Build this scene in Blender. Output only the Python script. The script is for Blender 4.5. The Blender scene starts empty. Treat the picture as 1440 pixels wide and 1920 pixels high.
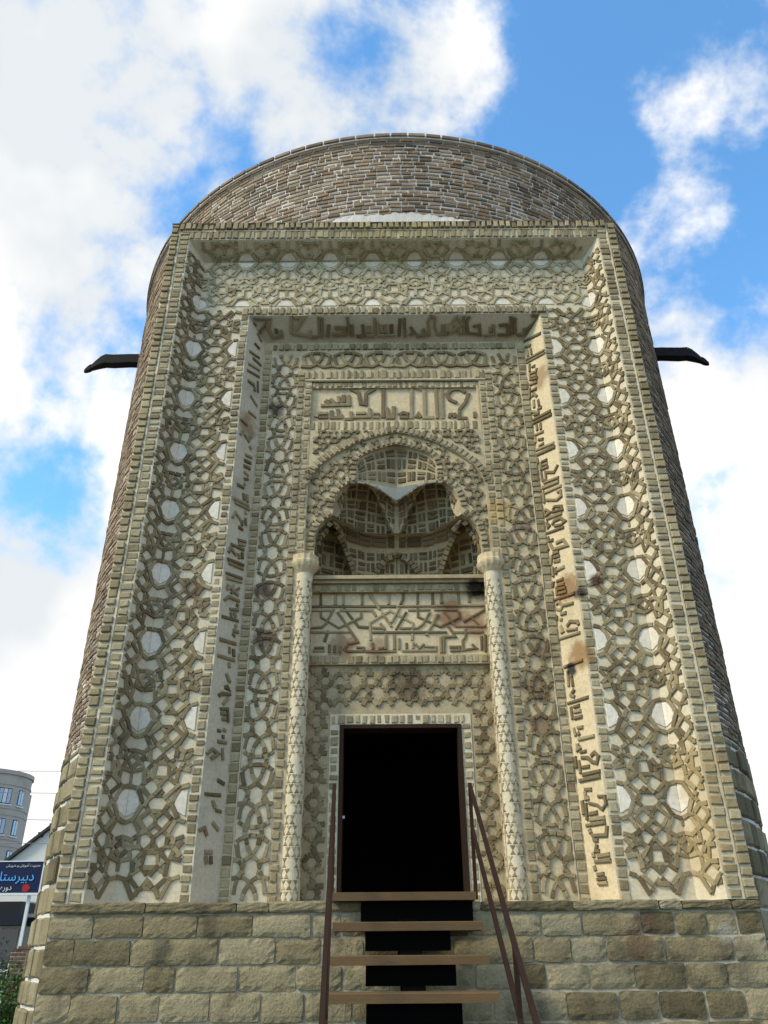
import bpy, math, random
from mathutils import Vector, Matrix
from mathutils.geometry import tessellate_polygon
random.seed(11)
scene = bpy.context.scene
COL = scene.collection
R = math.radians

# ------------------------------------------------------------------ camera
FPX, PITCH, ROLL = 1483.0, R(29.24), R(0.45)
CAM = Vector((-0.165, -8.0, 1.6))
cd = bpy.data.cameras.new('camera')
cd.sensor_fit = 'VERTICAL'; cd.sensor_height = 36.0; cd.lens = FPX / 1920 * 36.0
cd.clip_start = 0.05; cd.clip_end = 2000
cam = bpy.data.objects.new('camera', cd); COL.objects.link(cam)
cam.matrix_world = Matrix.Translation(CAM) @ Matrix.Rotation(R(90) + PITCH, 4, 'X') @ Matrix.Rotation(-ROLL, 4, 'Z')
scene.camera = cam

# ------------------------------------------------------------------ sky, sun, exposure
SUN_DIR = Vector((-0.66, -0.36, 0.66)).normalized()
sun_el = math.asin(SUN_DIR.z); sun_az = math.atan2(SUN_DIR.x, SUN_DIR.y)
sd = bpy.data.lights.new('sun', 'SUN'); sd.energy = 1.85; sd.angle = R(14); sd.color = (1.0, 0.88, 0.65)
sun = bpy.data.objects.new('sun', sd); COL.objects.link(sun)
sun.rotation_euler = SUN_DIR.to_track_quat('Z', 'Y').to_euler()
sun.location = (-20, -20, 40)
scene.view_settings.view_transform = 'Standard'
scene.view_settings.look = 'None'
scene.view_settings.exposure = 1.1
scene.view_settings.gamma = 1.0
scene.view_settings.use_curve_mapping = False

def px_dir(px, py):
    a, b = px - 720, 960 - py
    u = (a * math.cos(ROLL) + b * math.sin(ROLL)) / FPX
    v = (-a * math.sin(ROLL) + b * math.cos(ROLL)) / FPX
    c, s = math.cos(PITCH), math.sin(PITCH)
    return Vector((u, c - v * s, s + v * c))

world = bpy.data.worlds.new('World'); scene.world = world; world.use_nodes = True
wn, wl = world.node_tree.nodes, world.node_tree.links
wn.clear()
def N(tree, kind, **kw):
    n = tree.nodes.new(kind)
    for k, v in kw.items(): setattr(n, k, v)
    return n
W = world.node_tree
sky = N(W, 'ShaderNodeTexSky', sky_type='NISHITA'); sky.sun_disc = False
sky.sun_elevation = sun_el; sky.sun_rotation = sun_az; sky.air_density = 1.0; sky.dust_density = 0.1; sky.ozone_density = 3.0
tc = N(W, 'ShaderNodeTexCoord')
def wmath(op, a, b=None, c=None, clamp=False):
    n = N(W, 'ShaderNodeMath', operation=op); n.use_clamp = clamp
    for i, x in enumerate((a, b, c)):
        if x is None: continue
        if isinstance(x, (int, float)): n.inputs[i].default_value = x
        else: wl.new(x, n.inputs[i])
    return n.outputs[0]
# warp the direction a little so that cloud edges are ragged, then fractal noise
nz = N(W, 'ShaderNodeTexNoise'); nz.inputs['Scale'].default_value = 3.1; nz.inputs['Detail'].default_value = 7; nz.inputs['Roughness'].default_value = 0.58; nz.inputs['Distortion'].default_value = 0.25
wl.new(tc.outputs['Generated'], nz.inputs['Vector'])
nz2 = N(W, 'ShaderNodeTexNoise'); nz2.inputs['Scale'].default_value = 8.5; nz2.inputs['Detail'].default_value = 5; nz2.inputs['Roughness'].default_value = 0.6
wl.new(tc.outputs['Generated'], nz2.inputs['Vector'])
cov = wmath('ADD', wmath('MULTIPLY', wmath('SUBTRACT', nz.outputs['Fac'], 0.5), 4.8), wmath('MULTIPLY', wmath('SUBTRACT', nz2.outputs['Fac'], 0.5), 2.2))
cov = wmath('ADD', cov, 0.36)
# cloud banks and blue openings: (pixel of the photograph, angular radius, weight)
BANKS = [((870, 120), .10, .85), ((60, 330), .20, .5), ((520, 30), .10, .4), ((90, 1150), .30, .6), ((1290, 270), .12, .8), ((1400, 750), .22, .5), ((1400, 1150), .3, .42), ((640, 230), .10, .5),
         ((1080, 180), .17, -1.2), ((1130, 380), .10, -.6), ((1380, 40), .08, -.3), ((1340, 130), .10, .28), ((640, 110), .09, -.32), ((1420, 470), .08, -.7), ((400, 190), .13, -.62), ((180, 520), .08, -.3), ((60, 130), .14, .5), ((170, 880), .12, -.42)]
for (p, r, w) in BANKS:
    d = px_dir(*p).normalized()
    vd = N(W, 'ShaderNodeVectorMath', operation='DISTANCE'); wl.new(tc.outputs['Generated'], vd.inputs[0]); vd.inputs[1].default_value = d
    g = wmath('POWER', wmath('SUBTRACT', 1.0, wmath('DIVIDE', vd.outputs['Value'], r * 2.0), clamp=True), 1.5)
    cov = wmath('MULTIPLY_ADD', g, w * 1.25, cov)
ramp = N(W, 'ShaderNodeMapRange'); ramp.interpolation_type = 'SMOOTHSTEP'
wl.new(cov, ramp.inputs['Value']); ramp.inputs['From Min'].default_value = -0.05; ramp.inputs['From Max'].default_value = 0.85
nz3 = N(W, 'ShaderNodeTexNoise'); nz3.inputs['Scale'].default_value = 4.2; nz3.inputs['Detail'].default_value = 4
wl.new(tc.outputs['Generated'], nz3.inputs['Vector'])
cr = N(W, 'ShaderNodeValToRGB'); cr.color_ramp.elements[0].position = .38; cr.color_ramp.elements[0].color = (.385, .405, .42, 1)
cr.color_ramp.elements[1].position = .58; cr.color_ramp.elements[1].color = (.555, .54, .515, 1)
wl.new(nz3.outputs['Fac'], cr.inputs['Fac'])
skym = N(W, 'ShaderNodeMix', data_type='RGBA', blend_type='MULTIPLY'); skym.inputs[0].default_value = 1.0
wl.new(sky.outputs['Color'], skym.inputs[6]); skym.inputs[7].default_value = (.106, .160, .171, 1)
mx = N(W, 'ShaderNodeMix', data_type='RGBA')
wl.new(ramp.outputs['Result'], mx.inputs[0]); wl.new(skym.outputs[2], mx.inputs[6]); wl.new(cr.outputs['Color'], mx.inputs[7])
bg = N(W, 'ShaderNodeBackground'); wl.new(mx.outputs[2], bg.inputs['Color']); bg.inputs['Strength'].default_value = 1.0
wo = N(W, 'ShaderNodeOutputWorld'); wl.new(bg.outputs[0], wo.inputs['Surface'])

# ------------------------------------------------------------------ materials
STAINS = [  # centre, radius, strength, colour : rust and soot marks on the masonry
    ((1.93, .40, 5.28), .30, 1.0, (.20, .10, .035)), ((1.97, .35, 4.45), .28, 1.0, (.23, .12, .04)), ((1.88, .46, 4.33), .14, 1.6, (.02, .02, .02)),
    ((2.05, .27, 5.15), .13, 1.5, (.03, .025, .02)), ((2.25, .27, 5.30), .13, 1.2, (.08, .04, .02)), ((1.93, .40, 8.35), .30, .8, (.20, .11, .045)),
    ((.95, 1.0, 5.60), .40, 1.1, (.05, .02, .01)), ((.95, .8, 5.45), .22, 1.5, (.012, .01, .008)), ((.62, .85, 5.15), .34, .9, (.13, .05, .022)), ((.9, .85, 5.0), .25, .7, (.15, .06, .025)),
    ((-.65, .85, 4.75), .28, .8, (.14, .06, .025)), ((-.25, .85, 4.72), .22, .7, (.12, .06, .03)), ((.1, .85, 4.3), .38, .9, (.06, .035, .02)),
    ((-1.93, .42, 7.62), .30, .9, (.22, .13, .055)), ((-1.6, .59, 8.0), .22, .9, (.05, .03, .02)), ((-1.6, .59, 5.35), .20, 1.0, (.08, .045, .025)), ((-1.55, .59, 4.75), .22, .9, (.08, .045, .025)),
    ((-2.35, .27, 5.25), .22, .8, (.08, .04, .025)), ((1.5, .59, 4.15), .32, .8, (.10, .055, .025)), ((1.62, .59, 4.6), .26, .7, (.10, .06, .03)), ((1.5, .59, 3.75), .2, .8, (.12, .06, .03)),
    ((2.9, .03, 3.1), .55, .6, (.42, .30, .14)), ((2.85, .1, 2.5), .5, .6, (.42, .30, .14)), ((1.28, .59, 6.4), .3, .7, (.42, .28, .10)), ((0, .0, 10.8), 1.2, .45, (.34, .27, .10)),
    ((-2.3, .27, 9.85), .18, .5, (.10, .07, .04)), ((2.05, -.05, 1.66), .22, .8, (.10, .05, .03)), ((2.15, -.05, 1.84), .18, .8, (.09, .05, .035)), ((2.85, -.05, 1.74), .14, .6, (.50, .46, .39)), ((-2.15, -.05, 1.66), .16, .8, (.05, .045, .035)), ((2.9, -.05, 1.55), .3, .6, (.07, .06, .045)), ((-2.7, .1, 3.6), .5, .25, (.10, .08, .06))]
def stain_group():
    g = bpy.data.node_groups.new('stains', 'ShaderNodeTree')
    g.interface.new_socket('Color', in_out='INPUT', socket_type='NodeSocketColor')
    g.interface.new_socket('Color', in_out='OUTPUT', socket_type='NodeSocketColor')
    gi = g.nodes.new('NodeGroupInput'); go = g.nodes.new('NodeGroupOutput'); L = g.links
    geo = g.nodes.new('ShaderNodeNewGeometry')
    nt = g.nodes.new('ShaderNodeTexNoise'); nt.inputs['Scale'].default_value = 7; nt.inputs['Detail'].default_value = 6; nt.inputs['Roughness'].default_value = .65
    L.new(geo.outputs['Position'], nt.inputs['Vector'])
    cur = gi.outputs['Color']
    for (p, r, st, colr) in STAINS:
        d = g.nodes.new('ShaderNodeVectorMath'); d.operation = 'DISTANCE'; L.new(geo.outputs['Position'], d.inputs[0]); d.inputs[1].default_value = p
        a = g.nodes.new('ShaderNodeMath'); a.operation = 'DIVIDE'; L.new(d.outputs['Value'], a.inputs[0]); a.inputs[1].default_value = r
        b = g.nodes.new('ShaderNodeMath'); b.operation = 'SUBTRACT'; b.inputs[0].default_value = 1.0; b.use_clamp = True; L.new(a.outputs[0], b.inputs[1])
        c = g.nodes.new('ShaderNodeMath'); c.operation = 'MULTIPLY'; L.new(b.outputs[0], c.inputs[0]); L.new(nt.outputs['Fac'], c.inputs[1])
        e = g.nodes.new('ShaderNodeMapRange'); e.interpolation_type = 'SMOOTHSTEP'; L.new(c.outputs[0], e.inputs['Value']); e.inputs['From Min'].default_value = .10; e.inputs['From Max'].default_value = .34; e.inputs['To Max'].default_value = min(.95, .8 * st)
        m = g.nodes.new('ShaderNodeMix'); m.data_type = 'RGBA'; L.new(e.outputs['Result'], m.inputs[0]); L.new(cur, m.inputs[6]); m.inputs[7].default_value = (*colr, 1)
        cur = m.outputs[2]
    L.new(cur, go.inputs['Color'])
    return g
STG = stain_group()

def mat(name, colors, rough=.9, nscale=9.0, bump=.25, bscale=60.0, var=.35, stains=False, dirt=None, dscale=2.2, metallic=0.0, stretch=None, spec=.2):
    """colours chosen per piece (attribute rnd) with noise grain, blotchy dirt and bump"""
    m = bpy.data.materials.new(name); m.use_nodes = True
    t = m.node_tree; L = t.links; b = t.nodes['Principled BSDF']
    b.inputs['Roughness'].default_value = rough; b.inputs['Metallic'].default_value = metallic
    if 'Specular IOR Level' in b.inputs: b.inputs['Specular IOR Level'].default_value = spec
    geo = N(t, 'ShaderNodeNewGeometry'); vec = geo.outputs['Position']
    if stretch:
        mp = N(t, 'ShaderNodeMapping'); mp.inputs['Scale'].default_value = stretch; L.new(vec, mp.inputs['Vector']); vec = mp.outputs['Vector']
    at = N(t, 'ShaderNodeAttribute', attribute_name='rnd')
    n1 = N(t, 'ShaderNodeTexNoise'); n1.inputs['Scale'].default_value = nscale; n1.inputs['Detail'].default_value = 4; n1.inputs['Roughness'].default_value = .62; L.new(vec, n1.inputs['Vector'])
    ad = N(t, 'ShaderNodeMath', operation='MULTIPLY_ADD'); L.new(n1.outputs['Fac'], ad.inputs[0]); ad.inputs[1].default_value = var; L.new(at.outputs['Fac'], ad.inputs[2])
    sb = N(t, 'ShaderNodeMath', operation='SUBTRACT'); L.new(ad.outputs[0], sb.inputs[0]); sb.inputs[1].default_value = var * .5; sb.use_clamp = True
    rp = N(t, 'ShaderNodeValToRGB'); L.new(sb.outputs[0], rp.inputs['Fac'])
    els = rp.color_ramp.elements
    k = len(colors)
    while len(els) < k: els.new(.5)
    for i, c in enumerate(colors):
        els[i].position = i / max(1, k - 1) if k > 1 else 0; els[i].color = (*c, 1)
    cur = rp.outputs['Color']
    # fine grain value variation
    n2 = N(t, 'ShaderNodeTexNoise'); n2.inputs['Scale'].default_value = bscale; n2.inputs['Detail'].default_value = 3; n2.inputs['Roughness'].default_value = .7; L.new(vec, n2.inputs['Vector'])
    mr = N(t, 'ShaderNodeMapRange'); L.new(n2.outputs['Fac'], mr.inputs['Value']); mr.inputs['From Min'].default_value = .25; mr.inputs['From Max'].default_value = .75; mr.inputs['To Min'].default_value = .78; mr.inputs['To Max'].default_value = 1.16
    hv = N(t, 'ShaderNodeHueSaturation'); L.new(cur, hv.inputs['Color']); L.new(mr.outputs['Result'], hv.inputs['Value']); cur = hv.outputs['Color']
    if dirt:
        n3 = N(t, 'ShaderNodeTexNoise'); n3.inputs['Scale'].default_value = dscale; n3.inputs['Detail'].default_value = 5; n3.inputs['Roughness'].default_value = .68
        L.new(geo.outputs['Position'], n3.inputs['Vector'])
        m3 = N(t, 'ShaderNodeMapRange'); m3.interpolation_type = 'SMOOTHSTEP'; L.new(n3.outputs['Fac'], m3.inputs['Value']); m3.inputs['From Min'].default_value = .48; m3.inputs['From Max'].default_value = .74; m3.inputs['To Max'].default_value = dirt[1]
        x3 = N(t, 'ShaderNodeMix', data_type='RGBA'); L.new(m3.outputs['Result'], x3.inputs[0]); L.new(cur, x3.inputs[6]); x3.inputs[7].default_value = (*dirt[0], 1); cur = x3.outputs[2]
    if stains:
        sg = N(t, 'ShaderNodeGroup'); sg.node_tree = STG; L.new(cur, sg.inputs[0]); cur = sg.outputs[0]
    L.new(cur, b.inputs['Base Color'])
    bp = N(t, 'ShaderNodeBump'); bp.inputs['Strength'].default_value = bump; bp.inputs['Distance'].default_value = .012
    mb = N(t, 'ShaderNodeMath', operation='MULTIPLY_ADD'); L.new(n1.outputs['Fac'], mb.inputs[0]); mb.inputs[1].default_value = 1.2; L.new(n2.outputs['Fac'], mb.inputs[2])
    L.new(mb.outputs[0], bp.inputs['Height']); L.new(bp.outputs['Normal'], b.inputs['Normal'])
    return m

M = {}
M['olive'] = mat('olive_brick', [(.135, .10, .053), (.20, .153, .083), (.26, .205, .114), (.34, .275, .16)], nscale=14, bump=.55, stains=True, dirt=((.09, .075, .05), .5))
M['border'] = mat('border_brick', [(.19, .146, .08), (.28, .222, .127), (.355, .288, .17), (.42, .352, .215)], nscale=14, bump=.5, stains=True, dirt=((.10, .085, .055), .45))
M['plaster'] = mat('white_plaster', [(.52, .44, .305), (.66, .57, .41)], nscale=3, bump=.22, bscale=30, var=.9, stains=True, dirt=((.36, .32, .24), .55), dscale=1.7)
M['cream'] = mat('cream_plaster', [(.50, .392, .235), (.63, .515, .335)], nscale=3, bump=.25, bscale=30, var=.9, stains=True, dirt=((.33, .26, .16), .5), dscale=2.0)
M['grey'] = mat('shaded_grey_plaster', [(.50, .44, .325), (.60, .535, .405)], nscale=3, bump=.2, bscale=30, var=.9, stains=True, dirt=((.30, .27, .20), .5), dscale=2.0)  # shaded copy of the inscription plaster, shade put into the colour
M['niche'] = mat('recess_shade_plaster', [(.34, .27, .16), (.44, .355, .22)], nscale=4, bump=.3, bscale=30, var=.9, stains=True, dirt=((.16, .12, .075), .6), dscale=2.5)  # darkened plaster: shade of the recesses put into the colour
M['pale'] = mat('worn_strap', [(.26, .205, .115), (.36, .30, .18), (.46, .40, .26)], nscale=10, bump=.5, stains=True, dirt=((.50, .45, .34), .6))
M['tan'] = mat('tan_plaster', [(.43, .342, .21), (.55, .453, .29)], nscale=3.5, bump=.28, bscale=30, var=.9, stains=True, dirt=((.26, .20, .12), .55), dscale=2.2)
M['shadedbrick'] = mat('shaded_niche_brick', [(.095, .068, .036), (.15, .112, .06), (.20, .155, .086)], nscale=14, bump=.5, stains=True)  # darker copy of the olive brick, niche shade put into the colour
M['squinch'] = mat('squinch_white', [(.80, .80, .76), (.84, .84, .80)], nscale=3, bump=.15)
M['plaque'] = mat('plaque_plaster', [(.62, .55, .44), (.72, .65, .54)], nscale=2.5, bump=.12, bscale=25, var=.6, stains=True, dirt=((.48, .44, .36), .4))
M['drum'] = mat('drum_brick', [(.10, .072, .046), (.19, .128, .080), (.27, .192, .122), (.34, .245, .16), (.38, .315, .225)], nscale=8, bump=.6, dirt=((.06, .055, .045), .7), dscale=1.6)
M['mortar'] = mat('lime_mortar', [(.46, .42, .37), (.74, .69, .63)], nscale=2.2, bump=.4, var=1.0, dirt=((.17, .15, .12), .55), dscale=1.4)
M['fillet'] = mat('fillet_plaster', [(.40, .38, .34), (.58, .555, .51)], nscale=4, bump=.3, var=.9, dirt=((.3, .28, .24), .5))
M['stone'] = mat('hewn_stone', [(.11, .087, .046), (.18, .145, .078), (.245, .20, .112), (.31, .262, .16)], nscale=7, bump=1.0, bscale=38, var=.45, dirt=((.055, .047, .03), .8), dscale=2.4, stains=True)
M['stone_joint'] = mat('stone_joint', [(.30, .25, .165), (.50, .44, .33)], nscale=3, bump=.5, var=1.0, dirt=((.12, .10, .07), .7), dscale=2.5)
M['wood'] = mat('step_wood', [(.085, .05, .022), (.145, .088, .04)], rough=.7, nscale=5, bump=.3, bscale=40, var=.8, dirt=((.08, .06, .04), .6), dscale=3, stretch=(1, 9, 14))
M['rust'] = mat('brown_steel', [(.020, .011, .007), (.036, .019, .012)], rough=.7, nscale=12, bump=.25, var=.9, spec=.12)
M['black'] = mat('black_steel', [(.003, .003, .003), (.005, .005, .004)], rough=.95, nscale=8, bump=.1, spec=.0)
M['spout'] = mat('spout_metal', [(.010, .011, .014), (.03, .026, .024)], rough=.8, nscale=9, bump=.35, var=.9, spec=.1)
M['spouttop'] = mat('spout_whitewash', [(.45, .42, .38), (.6, .58, .55)], nscale=10, bump=.3, var=.9)
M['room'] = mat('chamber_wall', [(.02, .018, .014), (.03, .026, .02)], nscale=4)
M['ground'] = mat('ground_paving', [(.07, .064, .055), (.11, .10, .086)], nscale=1.5, bump=.4, var=1.0, dirt=((.05, .05, .035), .6), dscale=.4)
M['roof'] = mat('roof_mortar', [(.22, .20, .17), (.3, .27, .23)], nscale=2)
M['stucco'] = mat('grey_stucco', [(.38, .33, .29), (.47, .42, .365)], nscale=1.2, bump=.15, var=.9, dirt=((.24, .21, .19), .5), dscale=.5)
M['frame'] = mat('white_frame', [(.62, .63, .65), (.68, .69, .7)], rough=.5, nscale=2, bump=.05)
M['hallwall'] = mat('hall_render', [(.56, .54, .49), (.66, .64, .58)], nscale=.8, bump=.1, var=1.0, dirt=((.36, .33, .25), .7), dscale=.35)
M['darkroof'] = mat('dark_eave', [(.035, .035, .04), (.06, .06, .065)], nscale=3)
M['signblue'] = mat('sign_blue', [(.004, .010, .045), (.005, .013, .055)], rough=.45, nscale=2, bump=.02)
M['signtext'] = mat('sign_light_blue', [(.10, .38, .80), (.12, .42, .85)], rough=.5, nscale=2, bump=.02)
M['signwhite'] = mat('sign_white', [(.60, .62, .62), (.66, .68, .68)], rough=.5, nscale=2, bump=.02)
M['signred'] = mat('sign_red', [(.30, .015, .02), (.36, .02, .02)], rough=.5, nscale=2, bump=.02)
M['cable'] = mat('cable_grey', [(.20, .21, .23), (.24, .25, .27)], nscale=2, bump=.02)
M['pierbrick'] = mat('pier_brick', [(.09, .055, .04), (.14, .085, .06), (.18, .12, .085)], nscale=9, bump=.4)
M['leaf'] = mat('leaf_green', [(.025, .06, .012), (.05, .11, .02), (.08, .16, .03)], rough=.6, nscale=4, bump=.1)
M['bark'] = mat('bark', [(.07, .05, .035), (.1, .075, .05)], nscale=12, bump=.5)
def glass(name, colr, rough=.06):
    m = bpy.data.materials.new(name); m.use_nodes = True; b = m.node_tree.nodes['Principled BSDF']
    t = m.node_tree
    n1 = N(t, 'ShaderNodeTexNoise'); n1.inputs['Scale'].default_value = 1.5
    rp = N(t, 'ShaderNodeValToRGB'); rp.color_ramp.elements[0].color = (*colr, 1); rp.color_ramp.elements[1].color = (*[min(1, c * 1.6) for c in colr], 1)
    t.links.new(n1.outputs['Fac'], rp.inputs['Fac']); t.links.new(rp.outputs['Color'], b.inputs['Base Color'])
    b.inputs['Roughness'].default_value = rough; b.inputs['Specular IOR Level'].default_value = .9
    return m
M['glass'] = glass('window_glass', (.20, .30, .42))
M['darkglass'] = glass('dark_glass', (.015, .02, .028))

# ------------------------------------------------------------------ mesh helpers
def mesh_obj(name, verts, faces, material, parent=None, rnd=None, smooth=False, kind=None):
    me = bpy.data.meshes.new(name)
    me.from_pydata([tuple(v) for v in verts], [], faces)
    a = me.attributes.new('rnd', 'FLOAT', 'FACE')
    if rnd is None: a.data.foreach_set('value', [.5] * len(faces))
    elif isinstance(rnd, (int, float)): a.data.foreach_set('value', [float(rnd)] * len(faces))
    else: a.data.foreach_set('value', rnd)
    me.materials.append(material)
    if smooth is True: me.polygons.foreach_set('use_smooth', [True] * len(faces))
    elif smooth: me.polygons.foreach_set('use_smooth', [all(i in smooth for i in f) for f in faces])
    o = bpy.data.objects.new(name, me); COL.objects.link(o)
    if parent is not None: o.parent = parent
    if kind: o['kind'] = kind
    return o

def thing(name, label, cat, loc=(0, 0, 0), group=None):
    o = bpy.data.objects.new(name, None); COL.objects.link(o); o.location = loc
    o.empty_display_size = .3
    o['label'] = label; o['category'] = cat
    if group: o['group'] = group
    return o

class MB:
    def __init__(s): s.v, s.f, s.r = [], [], []
    def add(s, piece):
        v, f, r = piece[:3]; n = len(s.v); s.v += v; s.f += [tuple(i + n for i in q) for q in f]; s.r += [r] * len(f)
    def quad(s, a, b, c, d, r=.5): s.add(([Vector(a), Vector(b), Vector(c), Vector(d)], [(0, 1, 2, 3)], r))
    def box(s, x0, x1, y0, y1, z0, z1, r=.5):
        v = [Vector((x, y, z)) for z in (z0, z1) for y in (y0, y1) for x in (x0, x1)]
        s.add((v, [(0, 2, 3, 1), (4, 5, 7, 6), (0, 1, 5, 4), (2, 6, 7, 3), (0, 4, 6, 2), (1, 3, 7, 5)], r))
    def tube(s, pts, rad, n=10, r=.5):
        pts = [Vector(p) for p in pts]; base = len(s.v); rads = rad if isinstance(rad, (list, tuple)) else [rad] * len(pts)
        for i, p in enumerate(pts):
            d = (pts[min(i + 1, len(pts) - 1)] - pts[max(i - 1, 0)]).normalized()
            a = d.orthogonal().normalized() if abs(d.z) > .9 else d.cross(Vector((0, 0, 1))).normalized(); b = d.cross(a)
            s.v += [p + (a * math.cos(t) + b * math.sin(t)) * rads[i] for t in [2 * math.pi * k / n for k in range(n)]]
        fs = []
        for i in range(len(pts) - 1):
            for k in range(n):
                fs.append((base + i * n + k, base + i * n + (k + 1) % n, base + (i + 1) * n + (k + 1) % n, base + (i + 1) * n + k))
        fs.append(tuple(base + k for k in range(n))[::-1]); fs.append(tuple(base + (len(pts) - 1) * n + k for k in range(n)))
        s.f += fs; s.r += [r] * len(fs)
    def build(s, name, material, parent=None, smooth=False, kind=None): return mesh_obj(name, s.v, s.f, material, parent, s.r, smooth, kind)

class Frame:
    """a flat face: origin, in-plane axes U and V, outward normal N = U x V"""
    def __init__(s, o, U, V):
        s.o = Vector(o); s.U = Vector(U).normalized(); s.V = Vector(V).normalized(); s.N = s.U.cross(s.V).normalized()
    def P(s, u, v, h=0.0): return s.o + s.U * u + s.V * v + s.N * h
    def px(s, x, y):
        """where the sight line of a photograph point meets this face, in its own (u, v)"""
        d = px_dir(x, y); t = (s.o - CAM).dot(s.N) / d.dot(s.N); p = CAM + d * t - s.o
        return (p.dot(s.U), p.dot(s.V))
def wall(depth): return Frame((0, depth, 0), (1, 0, 0), (0, 0, 1))

rj = lambda a: random.uniform(-a, a)
def rect(F, u0, v0, u1, v1, h, base=-.012, bev=.007, jit=.004, r=None, rot=0.0):
    """one bevelled brick lying on a face"""
    cu, cv = (u0 + u1) / 2, (v0 + v1) / 2; c, s = math.cos(rot), math.sin(rot)
    hu, hv = abs(u1 - u0) / 2, abs(v1 - v0) / 2; bev = min(bev, hu * .45, hv * .45)
    V = []
    hh = h + rj(jit * .8)
    cor = [(sx * hu + rj(jit), sy * hv + rj(jit)) for sx, sy in ((-1, -1), (1, -1), (1, 1), (-1, 1))]
    for lev in range(3):
        for (a, b) in cor:
            k = bev if lev == 2 else 0
            a2 = a - math.copysign(k, a); b2 = b - math.copysign(k, b)
            hgt = (base, hh - bev * .8, hh + rj(jit * .5))[lev]
            V.append(F.P(cu + a2 * c - b2 * s, cv + a2 * s + b2 * c, hgt))
    f = [(8, 9, 10, 11)]
    for lev in (0, 4):
        for i in range(4): f.append((lev + i, lev + (i + 1) % 4, lev + 4 + (i + 1) % 4, lev + 4 + i))
    return (V, f, random.random() if r is None else r)

def poly(F, pts, h, base=-.01, bev=.006, r=None):
    """bevelled slab with a convex outline"""
    n = len(pts); cx = sum(p[0] for p in pts) / n; cy = sum(p[1] for p in pts) / n
    size = sum(math.hypot(p[0] - cx, p[1] - cy) for p in pts) / n; k = 1 - bev / max(size, 1e-4)
    V = [F.P(p[0], p[1], base) for p in pts] + [F.P(p[0], p[1], h - bev * .7) for p in pts] + [F.P(cx + (p[0] - cx) * k, cy + (p[1] - cy) * k, h) for p in pts]
    f = [tuple(range(2 * n, 3 * n))]
    for lev in (0, n):
        for i in range(n): f.append((lev + i, lev + (i + 1) % n, lev + n + (i + 1) % n, lev + n + i))
    return (V, f, random.random() if r is None else r)

def ribbon(F, pts, w, h, base=-.012, bev=.007, jit=.004, r=None, taper=1.0):
    """a mitred raised strap along a polyline"""
    n = len(pts); L, Rr = [], []
    for i, p in enumerate(pts):
        p = Vector(p)
        d0 = (p - Vector(pts[i - 1])).normalized() if i else None
        d1 = (Vector(pts[i + 1]) - p).normalized() if i < n - 1 else None
        if d0 is None: d0 = d1
        if d1 is None: d1 = d0
        n0, n1 = Vector((-d0.y, d0.x)), Vector((-d1.y, d1.x)); m = (n0 + n1)
        m = m.normalized() if m.length > .05 else n0
        k = 1 / max(.45, m.dot(n0)); wd = w / 2 * (1 + rj(.10))
        L.append((p + m * wd * k, p + m * max(wd - bev, .002) * k)); Rr.append((p - m * wd * k, p - m * max(wd - bev, .002) * k))
    V, f = [], []
    for i in range(n):
        hh = h + rj(jit); e = Vector((0, 0))
        if i == 0: e = (Vector(pts[1]) - Vector(pts[0])).normalized() * bev
        if i == n - 1: e = (Vector(pts[-2]) - Vector(pts[-1])).normalized() * bev
        (lo, li), (ro, ri) = L[i], Rr[i]
        V += [F.P(ro.x, ro.y, base), F.P(ro.x, ro.y, hh - bev * .8), F.P(ri.x + e.x, ri.y + e.y, hh), F.P(li.x + e.x, li.y + e.y, hh), F.P(lo.x, lo.y, hh - bev * .8), F.P(lo.x, lo.y, base)]
    for i in range(n - 1):
        a, b = i * 6, i * 6 + 6
        for k in range(5): f.append((a + k, b + k, b + k + 1, a + k + 1))
    f.append((5, 4, 3, 2, 1, 0)[:6]); q = (n - 1) * 6; f.append((q, q + 1, q + 2, q + 3, q + 4, q + 5))
    return (V, f, random.random() if r is None else r)

def clip(p, q, u0, v0, u1, v1):
    t0, t1 = 0.0, 1.0; dx, dy = q[0] - p[0], q[1] - p[1]
    for a, b in ((-dx, p[0] - u0), (dx, u1 - p[0]), (-dy, p[1] - v0), (dy, v1 - p[1])):
        if abs(a) < 1e-9:
            if b < 0: return None
        else:
            t = b / a
            if a < 0: t0 = max(t0, t)
            else: t1 = min(t1, t)
    if t1 - t0 <= 0: return None
    A = (p[0] + dx * t0, p[1] + dy * t0); B = (p[0] + dx * t1, p[1] + dy * t1)
    return (A, B) if math.hypot(A[0] - B[0], A[1] - B[1]) > .025 else None

def centre(v):
    c = Vector((0, 0, 0))
    for p in v: c += p
    return c / len(v)
def shows(piece):
    v = piece[0]; c = centre(v); d = (c - CAM).length
    e = max((p - c).length for p in v)
    return e / d
def inner_verts(p):
    # vertices of a hewn block that do not touch its rim: only these shade smoothly
    side = set(i for f in p[1] if len(f) == 4 for i in f if any(j >= p[3] for j in f)) if len(p) > 3 else set()
    return set(range(len(p[0]))) - side
def emit(parent, name, pieces, material, limit=300, rest=None, smooth=False):
    """the pieces that show largest become objects of their own, the others one joined part"""
    pieces = sorted(pieces, key=shows, reverse=True)
    for p in pieces[:limit]: mesh_obj(name, p[0], p[1], material, parent, p[2], inner_verts(p) if smooth else False)
    if len(pieces) > limit:
        mb = MB()
        for p in pieces[limit:]: mb.add(p)
        mb.build(rest or (name + '_field'), material, parent, kind='stuff')

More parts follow.
